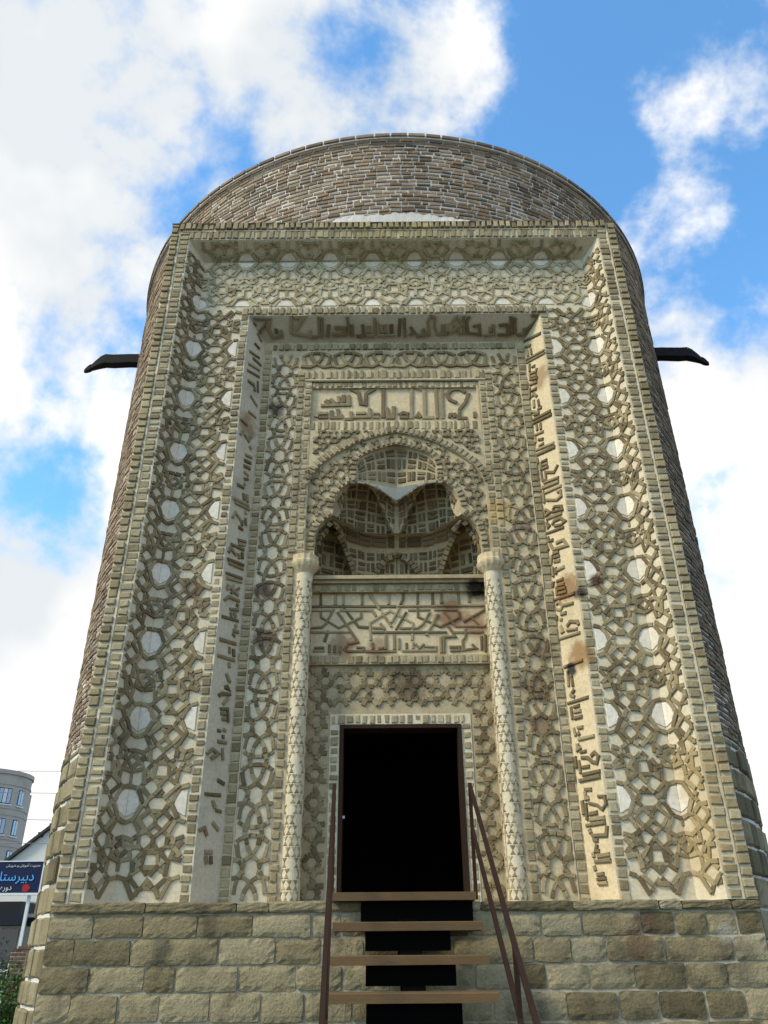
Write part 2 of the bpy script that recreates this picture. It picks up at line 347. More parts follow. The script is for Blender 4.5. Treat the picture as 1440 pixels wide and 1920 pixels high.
# ------------------------------------------------------------------ the setting: ground
gb = MB()
n = 24
for i in range(n):
    for j in range(n):
        a = [(-400 + 800 * i / n), (-400 + 800 * (i + 1) / n)]; b = [(-400 + 800 * j / n), (-400 + 800 * (j + 1) / n)]
        gb.quad((a[0], b[0], 0), (a[1], b[0], 0), (a[1], b[1], 0), (a[0], b[1], 0))
g = gb.build('ground', M['ground']); g['kind'] = 'structure'

# ------------------------------------------------------------------ the tower
tower = thing('tomb_tower', 'round brick tomb tower with tall carved stone portal', 'tower')
RD, YC, XC, HD = 5.10, 5.20, 0.10, 12.98      # drum radius, centre, height
ZL, ZT = 2.02, 10.88                          # ledge and cornice of the portal
def dr(ang, rad, z):                           # ang 0 faces the viewer, positive to the right
    return Vector((XC + rad * math.sin(ang), YC - rad * math.cos(ang), z))
# drum core (mortar), open behind the portal
dm = MB(); NS = 144
for k in range(NS):
    a0, a1 = -math.pi + 2 * math.pi * k / NS, -math.pi + 2 * math.pi * (k + 1) / NS
    for (z0, z1) in ((0, 10.7), (10.7, HD)):
        if z1 < 11 and max(abs(a0), abs(a1)) < R(36.5): continue
        dm.quad(dr(a0, RD, z0), dr(a1, RD, z0), dr(a1, RD, z1), dr(a0, RD, z1))
drum = dm.build('drum_wall', M['mortar'], tower, smooth=True)
# curved bricks
def drum_brick(a0, a1, z0, z1, h, r=None, bev=.006, jit=.004, dz=0):
    V = []; hh = h + rj(jit * 1.5); t = rj(.006)
    for lev in range(3):
        rad = RD + (-.012, hh - bev * .8, hh)[lev]; k = bev if lev == 2 else 0; ka = k / RD
        for (a, z) in ((a0 + ka, z0 + k - t), (a1 - ka, z0 + k + t), (a1 - ka, z1 - k + t), (a0 + ka, z1 - k - t)):
            V.append(dr(a + rj(jit) / RD * .6, rad, z + rj(jit) * .6))
    f = [(8, 9, 10, 11)]
    for lev in (0, 4):
        for i in range(4): f.append((lev + i, lev + (i + 1) % 4, lev + 4 + (i + 1) % 4, lev + 4 + i))
    return (V, f, random.random() if r is None else r)
bricks, stones = [], []
CH = .083
z = 3.95; course = 0
while z < HD - .16:
    a = -R(128) + (course % 2) * .022 + rj(.008)
    while a < R(128):
        ln = random.choice((.19, .21, .23, .17, .11, .20)) / RD
        mid = a + ln / 2
        x = XC + RD * math.sin(mid)
        if z > 10.86 or abs(mid) > R(37.5):
            top = z > 10.8
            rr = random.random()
            rr = rr * .75 + (.15 if mid < 0 else 0)  # left bricks toned lighter: side light put into the colour
            if not top and mid > 0: rr *= .55  # right flank toned darker: its shade put into the colour
            # weathered: some joints are washed out, some bricks lie deeper
            h = random.choice((.016, .014, .018, .02, .010))
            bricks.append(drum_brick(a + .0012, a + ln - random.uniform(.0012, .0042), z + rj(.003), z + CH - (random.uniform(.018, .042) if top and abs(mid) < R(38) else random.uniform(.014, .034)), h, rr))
        a += ln
    z += CH; course += 1
emit(drum, 'brick', bricks, M['drum'], 300, 'brick_courses')
z = 0.02; k = 0
while z < 3.9:
    hgt = min(random.uniform(.25, .33), 3.945 - z)
    if hgt < .1: break
    for sgn in (-1, 1):
        a = R(37.2) - random.uniform(0, .06)
        while a < R(120):
            ln = random.uniform(.28, .46) / RD
            p = drum_brick(a + .004, a + ln - .005, z + .018, z + hgt - .02, .03, None, .022, .014)
            if sgn < 0: p = ([Vector((2 * XC - v.x, v.y, v.z)) for v in p[0]], [q[::-1] for q in p[1]], p[2])
            stones.append(p); a += ln
    z += hgt; k += 1
emit(drum, 'footing_stone', stones, M['stone'], 150, 'footing_stones')
# rim: a projecting course of long bricks on a mortar bed, low roof inside
rim = MB()
prof = [(RD - .02, HD - .17), (RD + .035, HD - .155), (RD + .035, HD - .095), (RD + .06, HD - .085), (RD + .06, HD - .02), (RD - .35, HD + .0)]
for k in range(NS):
    a0, a1 = -math.pi + 2 * math.pi * k / NS, -math.pi + 2 * math.pi * (k + 1) / NS
    for (r0, z0), (r1, z1) in zip(prof, prof[1:]):
        rim.quad(dr(a0, r0, z0), dr(a1, r0, z0), dr(a1, r1, z1), dr(a0, r1, z1), .2 + .3 * random.random())
rim_o = rim.build('rim_course', M['mortar'], tower)
rb = []
a = -R(128)
while a < R(128):
    ln = random.uniform(.25, .31) / RD
    V = []
    for lev, (rad, k) in enumerate(((RD + .02, 0), (RD + .075, 0), (RD + .082, .006))):
        for (aa, zz) in ((a + .002 + k / RD, HD - .055 + k), (a + ln - .003 - k / RD, HD - .055 + k), (a + ln - .003 - k / RD, HD + .012 - k), (a + .002 + k / RD, HD + .012 - k)):
            V.append(dr(aa, rad, zz + rj(.004)))
    V += [dr(a + .002, RD - .12, HD + .012), dr(a + ln - .003, RD - .12, HD + .012)]
    f = [(8, 9, 10, 11)]
    for lev in (0, 4):
        for i in range(4): f.append((lev + i, lev + (i + 1) % 4, lev + 4 + (i + 1) % 4, lev + 4 + i))
    f.append((7, 6, 13, 12))
    rb.append((V, f, random.random() * .6)); a += ln
emit(rim_o, 'rim_brick', rb, M['drum'], 300)
rb = []; a = -R(128)
while a < R(128):
    ln = random.uniform(.2, .26) / RD
    p = drum_brick(a + .001, a + ln - .002, HD - .15, HD - .10, .05, random.random() * .25); rb.append(p); a += ln
emit(rim_o, 'dark_brick', rb, M['drum'], 300)
rf = MB()
for k in range(NS):
    a0, a1 = -math.pi + 2 * math.pi * k / NS, -math.pi + 2 * math.pi * (k + 1) / NS
    rf.add(([dr(a0, RD - .1, HD - .03), dr(a1, RD - .1, HD - .03), Vector((XC, YC, HD + .15))], [(0, 1, 2)], .5))
rf.build('roof', M['roof'], tower)

# ------------------------------------------------------------------ portal body (plaster surfaces behind the brickwork)
D1, D2, D3 = .27, .59, .85
XO, XI = 3.205, 2.93            # outer edge, start of the first splay
XA, XB = 2.745, 2.02            # carved flat band
XS, XN = 1.825, 1.335           # end of inscription splay, inner edge of interlace band
ZC1, ZC2, ZF1, ZF2, ZS2, ZI2 = 10.585, 10.41, 9.527, 9.38, 9.16, 8.676
portal = tower
body = MB()
body.quad((-XO, 1.6, 0), (-XO, 0, 0), (-XO, 0, ZT), (-XO, 1.6, ZT)); body.quad((XO, 0, 0), (XO, 1.6, 0), (XO, 1.6, ZT), (XO, 0, ZT))
body.quad((-XO, 0, ZT), (XO, 0, ZT), (XO, 1.6, ZT + .12), (-XO, 1.6, ZT + .12))
body.build('flank', M['mortar'], portal)
fr = MB()                        # outer frame front
for s in (-1, 1):
    q = [(s * XI, 0, ZL), (s * XO, 0, ZL), (s * XO, 0, ZT), (s * XI, 0, ZC1)]
    fr.quad(*(q if s > 0 else q[::-1]))
fr.quad((-XI, 0, ZC1), (XI, 0, ZC1), (XO, 0, ZT), (-XO, 0, ZT))
frame_o = fr.build('outer_frame', M['plaster'], portal)
ch = MB()                        # first splay
ch.quad((-XI, 0, ZL), (-XA, D1, ZL), (-XA, D1, ZC2), (-XI, 0, ZC1)); ch.quad((XA, D1, ZL), (XI, 0, ZL), (XI, 0, ZC1), (XA, D1, ZC2)); ch.quad((-XA, D1, ZC2), (XA, D1, ZC2), (XI, 0, ZC1), (-XI, 0, ZC1))
splay_o = ch.build('carved_splay', M['plaster'], portal)
fb = MB()                        # carved flat band
fb.quad((-XA, D1, ZL), (-XB, D1, ZL), (-XB, D1, ZF2), (-XA, D1, ZC2)); fb.quad((XB, D1, ZL), (XA, D1, ZL), (XA, D1, ZC2), (XB, D1, ZF2)); fb.quad((-XB, D1, ZF2), (XB, D1, ZF2), (XA, D1, ZC2), (-XA, D1, ZC2))
band_o = fb.build('strapwork_band', M['plaster'], portal)
insc_o = bpy.data.objects.new('inscription_band', None); COL.objects.link(insc_o); insc_o.parent = tower
ins = MB(); ins.quad((-XB, D1, ZL), (-XS, D2, ZL), (-XS, D2, ZS2), (-XB, D1, ZF2), .4); ins.quad((-XS, D2, ZS2), (XS, D2, ZS2), (XB, D1, ZF2), (-XB, D1, ZF2), .4); ins.build('shaded_ground', M['grey'], insc_o)  # left and top grounds greyer: their shade is in the colour
ins = MB(); ins.quad((XS, D2, ZL), (XB, D1, ZL), (XB, D1, ZF2), (XS, D2, ZS2), .7); ins.build('cream_ground', M['cream'], insc_o)
il = MB()                        # interlace band
il.quad((-XS, D2, ZL), (-1.03, D2, ZL), (-1.03, D2, 5.6), (-XS, D2, 5.6)); il.quad((1.03, D2, ZL), (XS, D2, ZL), (XS, D2, 5.6), (1.03, D2, 5.6))
il.quad((-XS, D2, 5.6), (-1.14, D2, 5.6), (-1.14, D2, 8.46), (-XS, D2, ZS2)); il.quad((1.14, D2, 5.6), (XS, D2, 5.6), (XS, D2, ZS2), (1.14, D2, 8.46))
il.quad((-1.14, D2, 8.46), (1.14, D2, 8.46), (XS, D2, ZS2), (-XS, D2, ZS2))
inter_o = il.build('interlace_band', M['tan'], portal)
il = MB(); il.quad((-1.70, D2 - .003, ZL), (-1.336, D2 - .003, ZL), (-1.336, D2 - .003, 8.66), (-1.70, D2 - .003, 8.98)); il.build('cool_light_ground', M['plaster'], inter_o)  # left strip cooler than the right: its light put into the colour

# --- brick borders
def column_bricks(F, u0, u1, v0, v1, pitch=.098, gap=.027, h=.016, jit=.005):
    out = []; v = v0 + rj(.01)
    while v < v1 - .03:
        p = pitch * random.uniform(.82, 1.18)
        w_ = random.choice((0, 0, .006, .012)); out.append(rect(F, u0 + rj(.005) + w_ * random.random(), v, u1 + rj(.005) - w_ * random.random(), min(v + p - gap * random.uniform(.6, 1.5), v1 - .004), h * random.choice((1, 1, .9, 1.15, .55)), jit=jit, rot=rj(.025), r=min(1, max(0, random.gauss(.5, .28))))); v += p
    return out
def row_bricks(F, u0, u1, v0, v1, pitch=.085, gap=.022, h=.016, jit=.005):
    out = []; u = u0
    while u < u1 - .03:
        p = pitch * random.uniform(.88, 1.12)
        out.append(rect(F, u, v0 + rj(.005), min(u + p - gap * random.uniform(.6, 1.5), u1 - .003), v1 + rj(.005), h * random.choice((1, 1, .85, 1.1, .6)), jit=jit, rot=rj(.025), r=min(1, max(0, random.gauss(.5, .28))))); u += p
    return out
F0 = wall(0); FD1 = wall(D1); FD2 = wall(D2)
bb = []
for s in (-1, 1):
    for (a, b, h) in ((3.198, 3.095, .035), (3.058, 2.945, .018)):
        bb += column_bricks(F0, min(s * a, s * b), max(s * a, s * b), ZL + .01, ZT - (.005 if a > 3.1 else .16), h=h)
bb += row_bricks(F0, -3.08, 3.08, ZT - .115, ZT - .004, h=.05); bb += row_bricks(F0, -2.93, 2.93, ZC1 + .012, ZT - .145, h=.02)
emit(frame_o, 'border_brick', bb, M['border'], 300)
gr = MB()
for s in (-1, 1): gr.box(*sorted((s * 3.066, s * 3.088)), -.012, .01, ZL + .002, ZT - .16)
gr.box(-3.04, 3.04, -.014, .01, ZT - .142, ZT - .118)
gr.build('plaster_fillet', M['plaster'], frame_o)
bb = []
for s in (-1, 1):
    bb += column_bricks(FD1, *sorted((s * 2.125, s * 2.035)), ZL + .01, ZF1 - .02, pitch=.094, h=.014)
bb += row_bricks(FD1, -2.12, 2.12, ZF2 + .015, ZF1 - .02, h=.03)
emit(band_o, 'border_brick', bb, M['border'], 280)
bb = []
for s in (-1, 1):
    bb += column_bricks(FD2, *sorted((s * 1.81, s * 1.72)), ZL + .01, 9.02, pitch=.094, h=.016)
    bb += column_bricks(FD2, *sorted((s * 1.325, s * 1.245)), ZL + .01, 8.62, pitch=.097, h=.022)
    bb += column_bricks(FD2, *sorted((s * 1.225, s * 1.15)), 5.82, 8.44, pitch=.095, h=.012)
bb += row_bricks(FD2, -1.70, 1.70, 9.02, 9.12, h=.03)
bb += row_bricks(FD2, -1.23, 1.23, 8.50, 8.64, pitch=.095, gap=.04, h=.03)
emit(inter_o, 'border_brick', bb, M['border'], 300)
gr = MB()
for s in (-1, 1): gr.box(*sorted((s * 1.702, s * 1.714)), D2 - .012, D2 + .01, ZL + .002, 9.0)
gr.box(-1.235, 1.235, D2 - .02, D2 + .01, 8.472, 8.494)
gr.build('plaster_fillet', M['cream'], inter_o)

# --- strapwork of the wide band: one half of the repeat, mirrored about the axis
WS, HS = .61, .834
# centres of the plaster cells in one repeat (across, down, size); the straps are the joints between neighbouring cells
CELLS = [(.5, 0, .150), (0, 0, .080), (.5, .5, .055), (0, .305, .046), (0, .614, .075), (0, .11, .030), (0, .50, .030), (0, .73, .030), (0, .90, .030)]
CELLS += [(s * u, v, r) for (u, v, r) in ((.13, .195, .070), (.355, .31, .070), (.13, .41, .068), (.255, .545, .045), (.37, .69, .070), (.13, .815, .070),
                                          (.245, .105, .040), (.245, .265, .045), (.265, .415, .040), (.155, .60, .035), (.26, .68, .040), (.245, .90, .040), (.40, .43, .035), (.40, .575, .035)) for s in (-1, 1)]
def cell_edges(w, h):
    sites = [(u * w, -v * h, r * r) for (u, v, r) in CELLS]
    full = [(x + i * w, y + j * h, q) for (x, y, q) in sites for i in (-2, -1, 0, 1, 2) for j in (-1, 0, 1)]
    edges = {}
    for (x, y, q) in sites:
        pg = [(x - 1, y - 1), (x + 1, y - 1), (x + 1, y + 1), (x - 1, y + 1)]
        for (X, Y, Q) in full:
            dx, dy = X - x, Y - y
            if abs(dx) + abs(dy) < 1e-6 or dx * dx + dy * dy > .5: continue
            k = (X * X + Y * Y - Q - x * x - y * y + q) / 2
            out = []
            for i in range(len(pg)):
                a, b = pg[i], pg[(i + 1) % len(pg)]; fa, fb = a[0] * dx + a[1] * dy - k, b[0] * dx + b[1] * dy - k
                if fa <= 0: out.append(a)
                if (fa < 0) != (fb < 0) and abs(fa - fb) > 1e-12: t = fa / (fa - fb); out.append((a[0] + (b[0] - a[0]) * t, a[1] + (b[1] - a[1]) * t))
            pg = out
        for i in range(len(pg)):
            a, b = pg[i], pg[(i + 1) % len(pg)]
            if math.dist(a, b) < .022: continue
            mx_, my_ = (a[0] + b[0]) / 2, (a[1] + b[1]) / 2
            key = (round((mx_ / w) % 1.0, 2) % 1.0, round((my_ / h) % 1.0, 2) % 1.0)
            if key not in edges: edges[key] = (a[0] - w * math.floor(mx_ / w + .5), a[1] - h * math.floor(my_ / h + 1.0), b[0] - w * math.floor(mx_ / w + .5), b[1] - h * math.floor(my_ / h + 1.0))
    return list(edges.values())
ED1, ED2 = cell_edges(WS, HS), cell_edges(WS, .883)
def strap(F, uc, vtop, ed, region, out, w=.042):
    for (a, b, c, d) in ed:
        L = math.hypot(c - a, d - b); e = random.choice((-.017, -.012, .016, -.008, .024)) / L; g = random.choice((-.017, -.012, .016, -.008, .024)) / L
        p = (uc + a - (c - a) * e + rj(.004), vtop + b - (d - b) * e + rj(.004)); q = (uc + c + (c - a) * g + rj(.004), vtop + d + (d - b) * g + rj(.004))
        cl = clip(p, q, *region)
        if cl: out.append(ribbon(F, cl, w * random.uniform(.88, 1.12), .017 + random.uniform(-.006, .006), bev=.0035, jit=.002))
side, topb, soff, plq, plqs = [], [], [], [], []
for s in (-1, 1):
    reg = (*((s * XA + .0, ZL + .012) if s < 0 else (s * 2.14, ZL + .012)), *((s * 2.14, ZF1 - .06) if s < 0 else (s * XA, ZF1 - .06)))
    for k in range(9): strap(FD1, s * (XA - WS / 2), 8.765 + .834 - k * HS, ED1, reg, side)
for c in range(9):
    strap(FD1, -XA + WS * (c + .5), ZC2, ED2, (-XA + .01, ZF1 + .02, XA - .01, ZC2 - .01), topb)
emit(band_o, 'strap_brick', side, M['olive'], 300)
emit(band_o, 'worn_strap', topb, M['pale'], 300, 'worn_strap_field')
# splayed sides carry the same repeat on past the crease
lenS = math.hypot(XI - XA, D1)
FL = Frame((-XI, 0, 0), (XI - XA, D1, 0), (0, 0, 1)); FR_ = Frame((XA, D1, 0), (XI - XA, -D1, 0), (0, 0, 1))
sp, sft = [], []
for k in range(10):
    zt = 8.765 + 2 * .834 - k * HS
    strap(FL, lenS - WS / 2, zt, ED1, (.012, ZL + .012, lenS - .008, 10.36), sp); strap(FR_, WS / 2, zt, ED1, (.008, ZL + .012, lenS - .012, 10.36), sp)
lenT = math.hypot(ZC1 - ZC2, D1)
FT = Frame((0, D1, ZC2), (1, 0, 0), (0, -D1, ZC1 - ZC2))
for c in range(9):
    strap(FT, -XA + WS * (c + .5), .883, ED2, (-XA - .02, .01, XA + .02, lenT - .02), sft)
emit(splay_o, 'strap_brick', sp, M['olive'], 300); emit(splay_o, 'worn_strap', sft, M['pale'], 300)  # soffit straps paler: low contrast of their shade put into the colour
for k in range(9):
    zc = 8.775 + .834 - k * HS
    if zc < ZL + .12: continue
    r = .128
    for s in (-1, 1):
        full = [(r * (1.0 if j % 2 else .93) * math.cos(math.pi * (j + .5) / 10), r * (1.0 if j % 2 else .93) * math.sin(math.pi * (j + .5) / 10)) for j in range(20)]
        inner = sorted([p for p in full if p[0] > 0], key=lambda p: p[1])
        hp = [(0.004, inner[0][1])] + inner + [(0.004, inner[-1][1])]
        if zc < ZF1 - .15:
            # half plaque beside the narrow border, half plaque on the flat side of the crease, half on the splay
            plq.append(poly(FD1, [(s * (2.145 + p[0]), zc + p[1]) for p in (hp if s > 0 else hp[::-1])], .009, bev=.004))
        plq.append(poly(FD1, [(s * (XA - p[0]), zc + p[1]) for p in (hp[::-1] if s > 0 else hp)], .009, bev=.004))
        if s < 0: plqs.append(poly(FL, [(lenS - p[0], zc + p[1]) for p in hp[::-1]], .009, bev=.004))
        else: plqs.append(poly(FR_, [(p[0], zc + p[1]) for p in hp], .009, bev=.004))
for c in range(1, 9):
    x = -XA + WS * c
    full = [(.11 * math.cos(math.pi * (j + .5) / 10), .11 * math.sin(math.pi * (j + .5) / 10)) for j in range(20)]
    up = sorted([p for p in full if p[1] > 0], key=lambda p: -p[0])
    plq.append(poly(FD1, [(x + p[0], ZC2 - .004 - p[1]) for p in up[::-1]], .009, bev=.004)); plq.append(poly(FD1, [(x + p[0], ZF1 + .004 + p[1]) for p in up], .009, bev=.004))
    plqs.append(poly(FT, [(x + p[0], .004 + p[1]) for p in up], .009, bev=.004))
emit(band_o, 'plaque', plq, M['plaque']); emit(splay_o, 'plaque', plqs, M['plaque'])

# --- curved interlace of the inner band: a quarter of the repeat, mirrored twice
QUART = [[(.5, .125), (.34, .108), (.2, .105), (.08, .145), (0, .185)], [(0, .185), (.09, .24), (.15, .31), (.19, .40)], [(.19, .40), (.225, .44), (.24, .5)],
         [(-.10, .438), (0, .445), (.10, .438)], [(.10, .438), (.20, .43), (.33, .405), (.44, .36)], [(.2, .085), (.235, .03), (.24, 0)], [(.25, .035), (.33, .11)], [(.335, .13), (.39, .2), (.43, .33)]]
def interlace(F, c, a0, a1, width, period, start, horiz, out, w=.045):
    n = int((a1 - a0) / period) + 3
    for k in range(-1, n):
        base = start - k * period if not horiz else start + k * period
        for pl in QUART:
            for sx in (-1, 1):
                for sy in (-1, 1):
                    pts = [(sx * x * width, sy * y * period) for x, y in pl]
                    if horiz: pts = [(base + p[1], c + p[0]) for p in pts]
                    else: pts = [(c + p[0], base + p[1]) for p in pts]
                    pts = [(p[0] + rj(.004), p[1] + rj(.004)) for p in pts]
                    key = 0 if horiz else 1
                    if min(p[key] for p in pts) < a0 or max(p[key] for p in pts) > a1: continue
                    # laid as short bricks along the curve
                    step = 0
                    while step < len(pts) - 1:
                        e = min(step + 2, len(pts) - 1)
                        seg = pts[step:e + 1]
                        if math.dist(seg[0], seg[-1]) > .012:
                            d = .004 / math.dist(seg[0], seg[1]); s0 = (seg[0][0] + (seg[1][0] - seg[0][0]) * d, seg[0][1] + (seg[1][1] - seg[0][1]) * d)
                            out.append(ribbon(F, [s0] + seg[1:], w * random.uniform(.85, 1.1), .020 + rj(.005), bev=.004))
                        step = e
kn = []
for s in (-1, 1): interlace(FD2, s * 1.518, ZL + .03, 8.95, .365, .70, 8.653, False, kn, .042)
for k in range(1, 7):
    xk = -1.518 + 3.036 * k / 7
    for pl in QUART:
        for sx in (-1, 1):
            pts = [(xk + sx * x * .434 + rj(.003), 8.64 + y * .72 + rj(.003)) for x, y in pl]
            pts = [p for p in pts if p[1] < 8.985]
            if pl[0][1] < .1 or len(pts) < 2: continue
            kn.append(ribbon(FD2, pts, .048, .026 + rj(.004)))
emit(inter_o, 'knot_brick', kn, M['olive'], 300)

# --- Kufic lettering, traced from the photograph onto its faces
def letters(F, strokes, origin, scale, w, h, out, blocks=()):
    for st in strokes:
        pts = [F.px(origin[0] + x / scale, origin[1] + y / scale) for x, y in st]
        q = [pts[0]]
        for p in pts[1:]:
            if math.dist(p, q[-1]) > .008: q.append(p)
        if len(q) > 1: out.append(ribbon(F, q, w * random.uniform(.9, 1.15), h + rj(.003), jit=.002))
TOPTXT = [[(80, 85), (150, 90), (105, 150)], [(150, 95), (145, 130), (165, 165), (205, 160), (200, 135)], [(182, 150), (180, 130)], [(245, 70), (245, 150)], [(255, 80), (300, 80), (258, 148), (330, 160), (330, 135)],
          [(365, 75), (370, 168)], [(382, 80), (382, 166)], [(335, 166), (360, 166)], [(405, 165), (410, 110)], [(425, 155), (480, 155), (480, 125), (435, 125)], [(490, 75), (500, 160)], [(510, 110), (515, 165)],
          [(530, 162), (562, 160), (557, 110)], [(572, 160), (606, 160), (610, 80)], [(583, 115), (583, 150)], [(622, 100), (627, 160), (700, 158)], [(641, 110), (641, 150)], [(657, 110), (657, 150)], [(682, 110), (684, 150)],
          [(720, 85), (715, 165)], [(738, 80), (742, 165)], [(765, 120), (782, 145), (760, 158)], [(790, 162), (830, 155), (818, 130)], [(850, 160), (840, 100), (855, 72), (872, 80), (870, 120), (882, 152), (932, 152)], [(905, 110), (905, 144)], [(924, 105), (926, 144)],
          [(938, 150), (990, 110), (966, 75), (942, 108)], [(952, 118), (985, 156)], [(996, 70), (1000, 156)], [(1022, 75), (1010, 100), (1016, 148), (1070, 156), (1065, 115), (1038, 120)], [(1085, 160), (1130, 152), (1126, 110)], [(1113, 120), (1113, 146)],
          [(1146, 156), (1190, 156), (1186, 112), (1150, 115)], [(1202, 75), (1207, 160)], [(1220, 80), (1222, 152)], [(1230, 158), (1262, 152), (1262, 125)], [(1290, 70), (1335, 75), (1262, 145)]]
RTXT1 = [[(150, 130), (350, 30)], [(160, 200), (230, 180)], [(185, 235), (200, 310)], [(230, 220), (240, 290)], [(170, 352), (390, 236)], [(175, 388), (395, 270)], [(215, 400), (218, 496)], [(240, 440), (282, 420)], [(232, 512), (290, 492), (302, 450)],
         [(240, 560), (300, 535)], [(240, 592), (312, 565)], [(215, 652), (305, 615)], [(216, 510), (226, 602)], [(235, 730), (300, 695)], [(215, 690), (222, 822)], [(236, 796), (268, 762), (305, 792)], [(265, 835), (272, 930)], [(315, 830), (332, 910)], [(310, 945), (362, 918)],
         [(240, 972), (330, 982)], [(268, 1014), (332, 1002)], [(255, 1076), (470, 962)], [(262, 1114), (482, 1004)], [(300, 1130), (310, 1200)], [(345, 1110), (352, 1190)], [(275, 1258), (385, 1210)], [(281, 1272), (287, 1352)], [(320, 1310), (382, 1300)], [(325, 1390), (387, 1350)],
         [(290, 1438), (510, 1348)], [(302, 1494), (522, 1394)], [(305, 1540), (322, 1600)], [(362, 1578), (427, 1550)], [(366, 1620), (432, 1592)], [(370, 1662), (442, 1632)], [(348, 1580), (356, 1680)], [(355, 1694), (372, 1802), (412, 1790), (407, 1702), (510, 1700), (555, 1610)],
         [(385, 1832), (567, 1760)], [(372, 1882), (567, 1812)]]
RTXT2 = [[(165, 98), (350, 22)], [(195, 148), (382, 64)], [(178, 130), (190, 262)], [(205, 226), (330, 226), (380, 182), (372, 122), (332, 140)], [(190, 350), (206, 410), (258, 362), (200, 332)], [(272, 362), (390, 332), (380, 295), (304, 300), (280, 340)], [(210, 442), (387, 372)],
         [(215, 470), (230, 534), (256, 502)], [(272, 510), (300, 462), (370, 430), (420, 462), (380, 502), (300, 520)], [(215, 602), (410, 532)], [(230, 640), (242, 692), (290, 672)], [(220, 762), (240, 794)], [(252, 720), (292, 782), (330, 772), (445, 736), (402, 672), (320, 712)],
         [(286, 830), (352, 806)], [(290, 876), (362, 852)], [(294, 922), (367, 906)], [(275, 842), (262, 962)], [(280, 980), (292, 1092)], [(315, 985), (322, 1062)], [(330, 1018), (415, 976)], [(322, 1142), (402, 1112)], [(292, 1142), (282, 1212)], [(336, 1190), (417, 1170)], [(342, 1232), (432, 1212)],
         [(347, 1282), (442, 1252)], [(322, 1202), (330, 1302)], [(300, 1352), (532, 1272)], [(318, 1402), (352, 1372), (400, 1412), (372, 1462), (325, 1452)], [(412, 1412), (517, 1382)], [(372, 1512), (437, 1492)], [(330, 1530), (330, 1582)], [(362, 1572), (392, 1572)],
         [(370, 1642), (400, 1702), (372, 1722)], [(440, 1652), (480, 1592), (560, 1592), (577, 1632)], [(440, 1692), (562, 1672)], [(352, 1792), (592, 1717)]]
RTXT3 = [[(70, 165), (215, 110)], [(100, 190), (110, 310)], [(128, 230), (142, 310)], [(152, 330), (132, 364)], [(118, 372), (155, 387)], [(100, 437), (257, 387)], [(146, 465), (192, 450)], [(146, 502), (202, 490)], [(148, 547), (212, 532)], [(125, 460), (138, 557)], [(172, 620), (217, 612)],
         [(147, 620), (162, 682)], [(177, 650), (190, 676)], [(180, 707), (302, 677)], [(176, 735), (176, 782), (202, 762)], [(192, 802), (242, 792)], [(157, 832), (170, 922)], [(200, 842), (250, 842), (282, 872), (320, 882), (332, 832), (302, 802), (274, 832)], [(186, 862), (200, 962)], [(206, 917), (267, 907)],
         [(212, 972), (347, 942)], [(187, 1017), (347, 982)], [(225, 1082), (282, 1080)], [(232, 1096), (237, 1152), (262, 1142)], [(210, 1162), (225, 1272)], [(237, 1182), (250, 1312)], [(257, 1182), (320, 1197), (362, 1232), (387, 1192), (377, 1132), (327, 1132)], [(260, 1267), (327, 1252)],
         [(264, 1307), (382, 1292)], [(237, 1352), (387, 1327)], [(265, 1377), (277, 1412)], [(397, 1352), (392, 1422), (292, 1427), (302, 1462), (332, 1462)], [(322, 1492), (312, 1542), (342, 1542)], [(290, 1552), (300, 1592)], [(322, 1582), (417, 1567)], [(302, 1622), (427, 1612)], [(300, 1652), (312, 1692)],
         [(322, 1722), (377, 1712)], [(322, 1757), (392, 1747)], [(327, 1787), (402, 1782)]]
LTXT1 = [[(645, 30), (730, 100)], [(680, 120), (720, 200)], [(655, 210), (700, 262)], [(610, 282), (700, 345)], [(640, 342), (715, 412)], [(600, 392), (700, 455)], [(590, 452), (700, 515)], [(595, 547), (655, 590)], [(655, 602), (655, 642)], [(685, 552), (685, 652)], [(620, 682), (680, 782)], [(600, 822), (670, 882)],
         [(530, 892), (590, 952)], [(525, 1032), (550, 1002)], [(565, 1032), (610, 1102)], [(630, 1052), (584, 1076)], [(610, 1132), (627, 1172)], [(570, 1212), (632, 1242)], [(562, 1262), (622, 1292)], [(557, 1312), (617, 1342)], [(557, 1362), (602, 1402)], [(560, 1432), (600, 1432)], [(500, 1482), (560, 1512)],
         [(560, 1467), (576, 1482)], [(555, 1562), (560, 1622)], [(590, 1572), (590, 1642)], [(455, 1597), (605, 1677)], [(476, 1640), (610, 1710)], [(455, 1782), (485, 1732), (540, 1822)], [(570, 1718), (576, 1752)], [(572, 1782), (577, 1852)], [(545, 1802), (542, 1856)], [(510, 1862), (548, 1892)]]
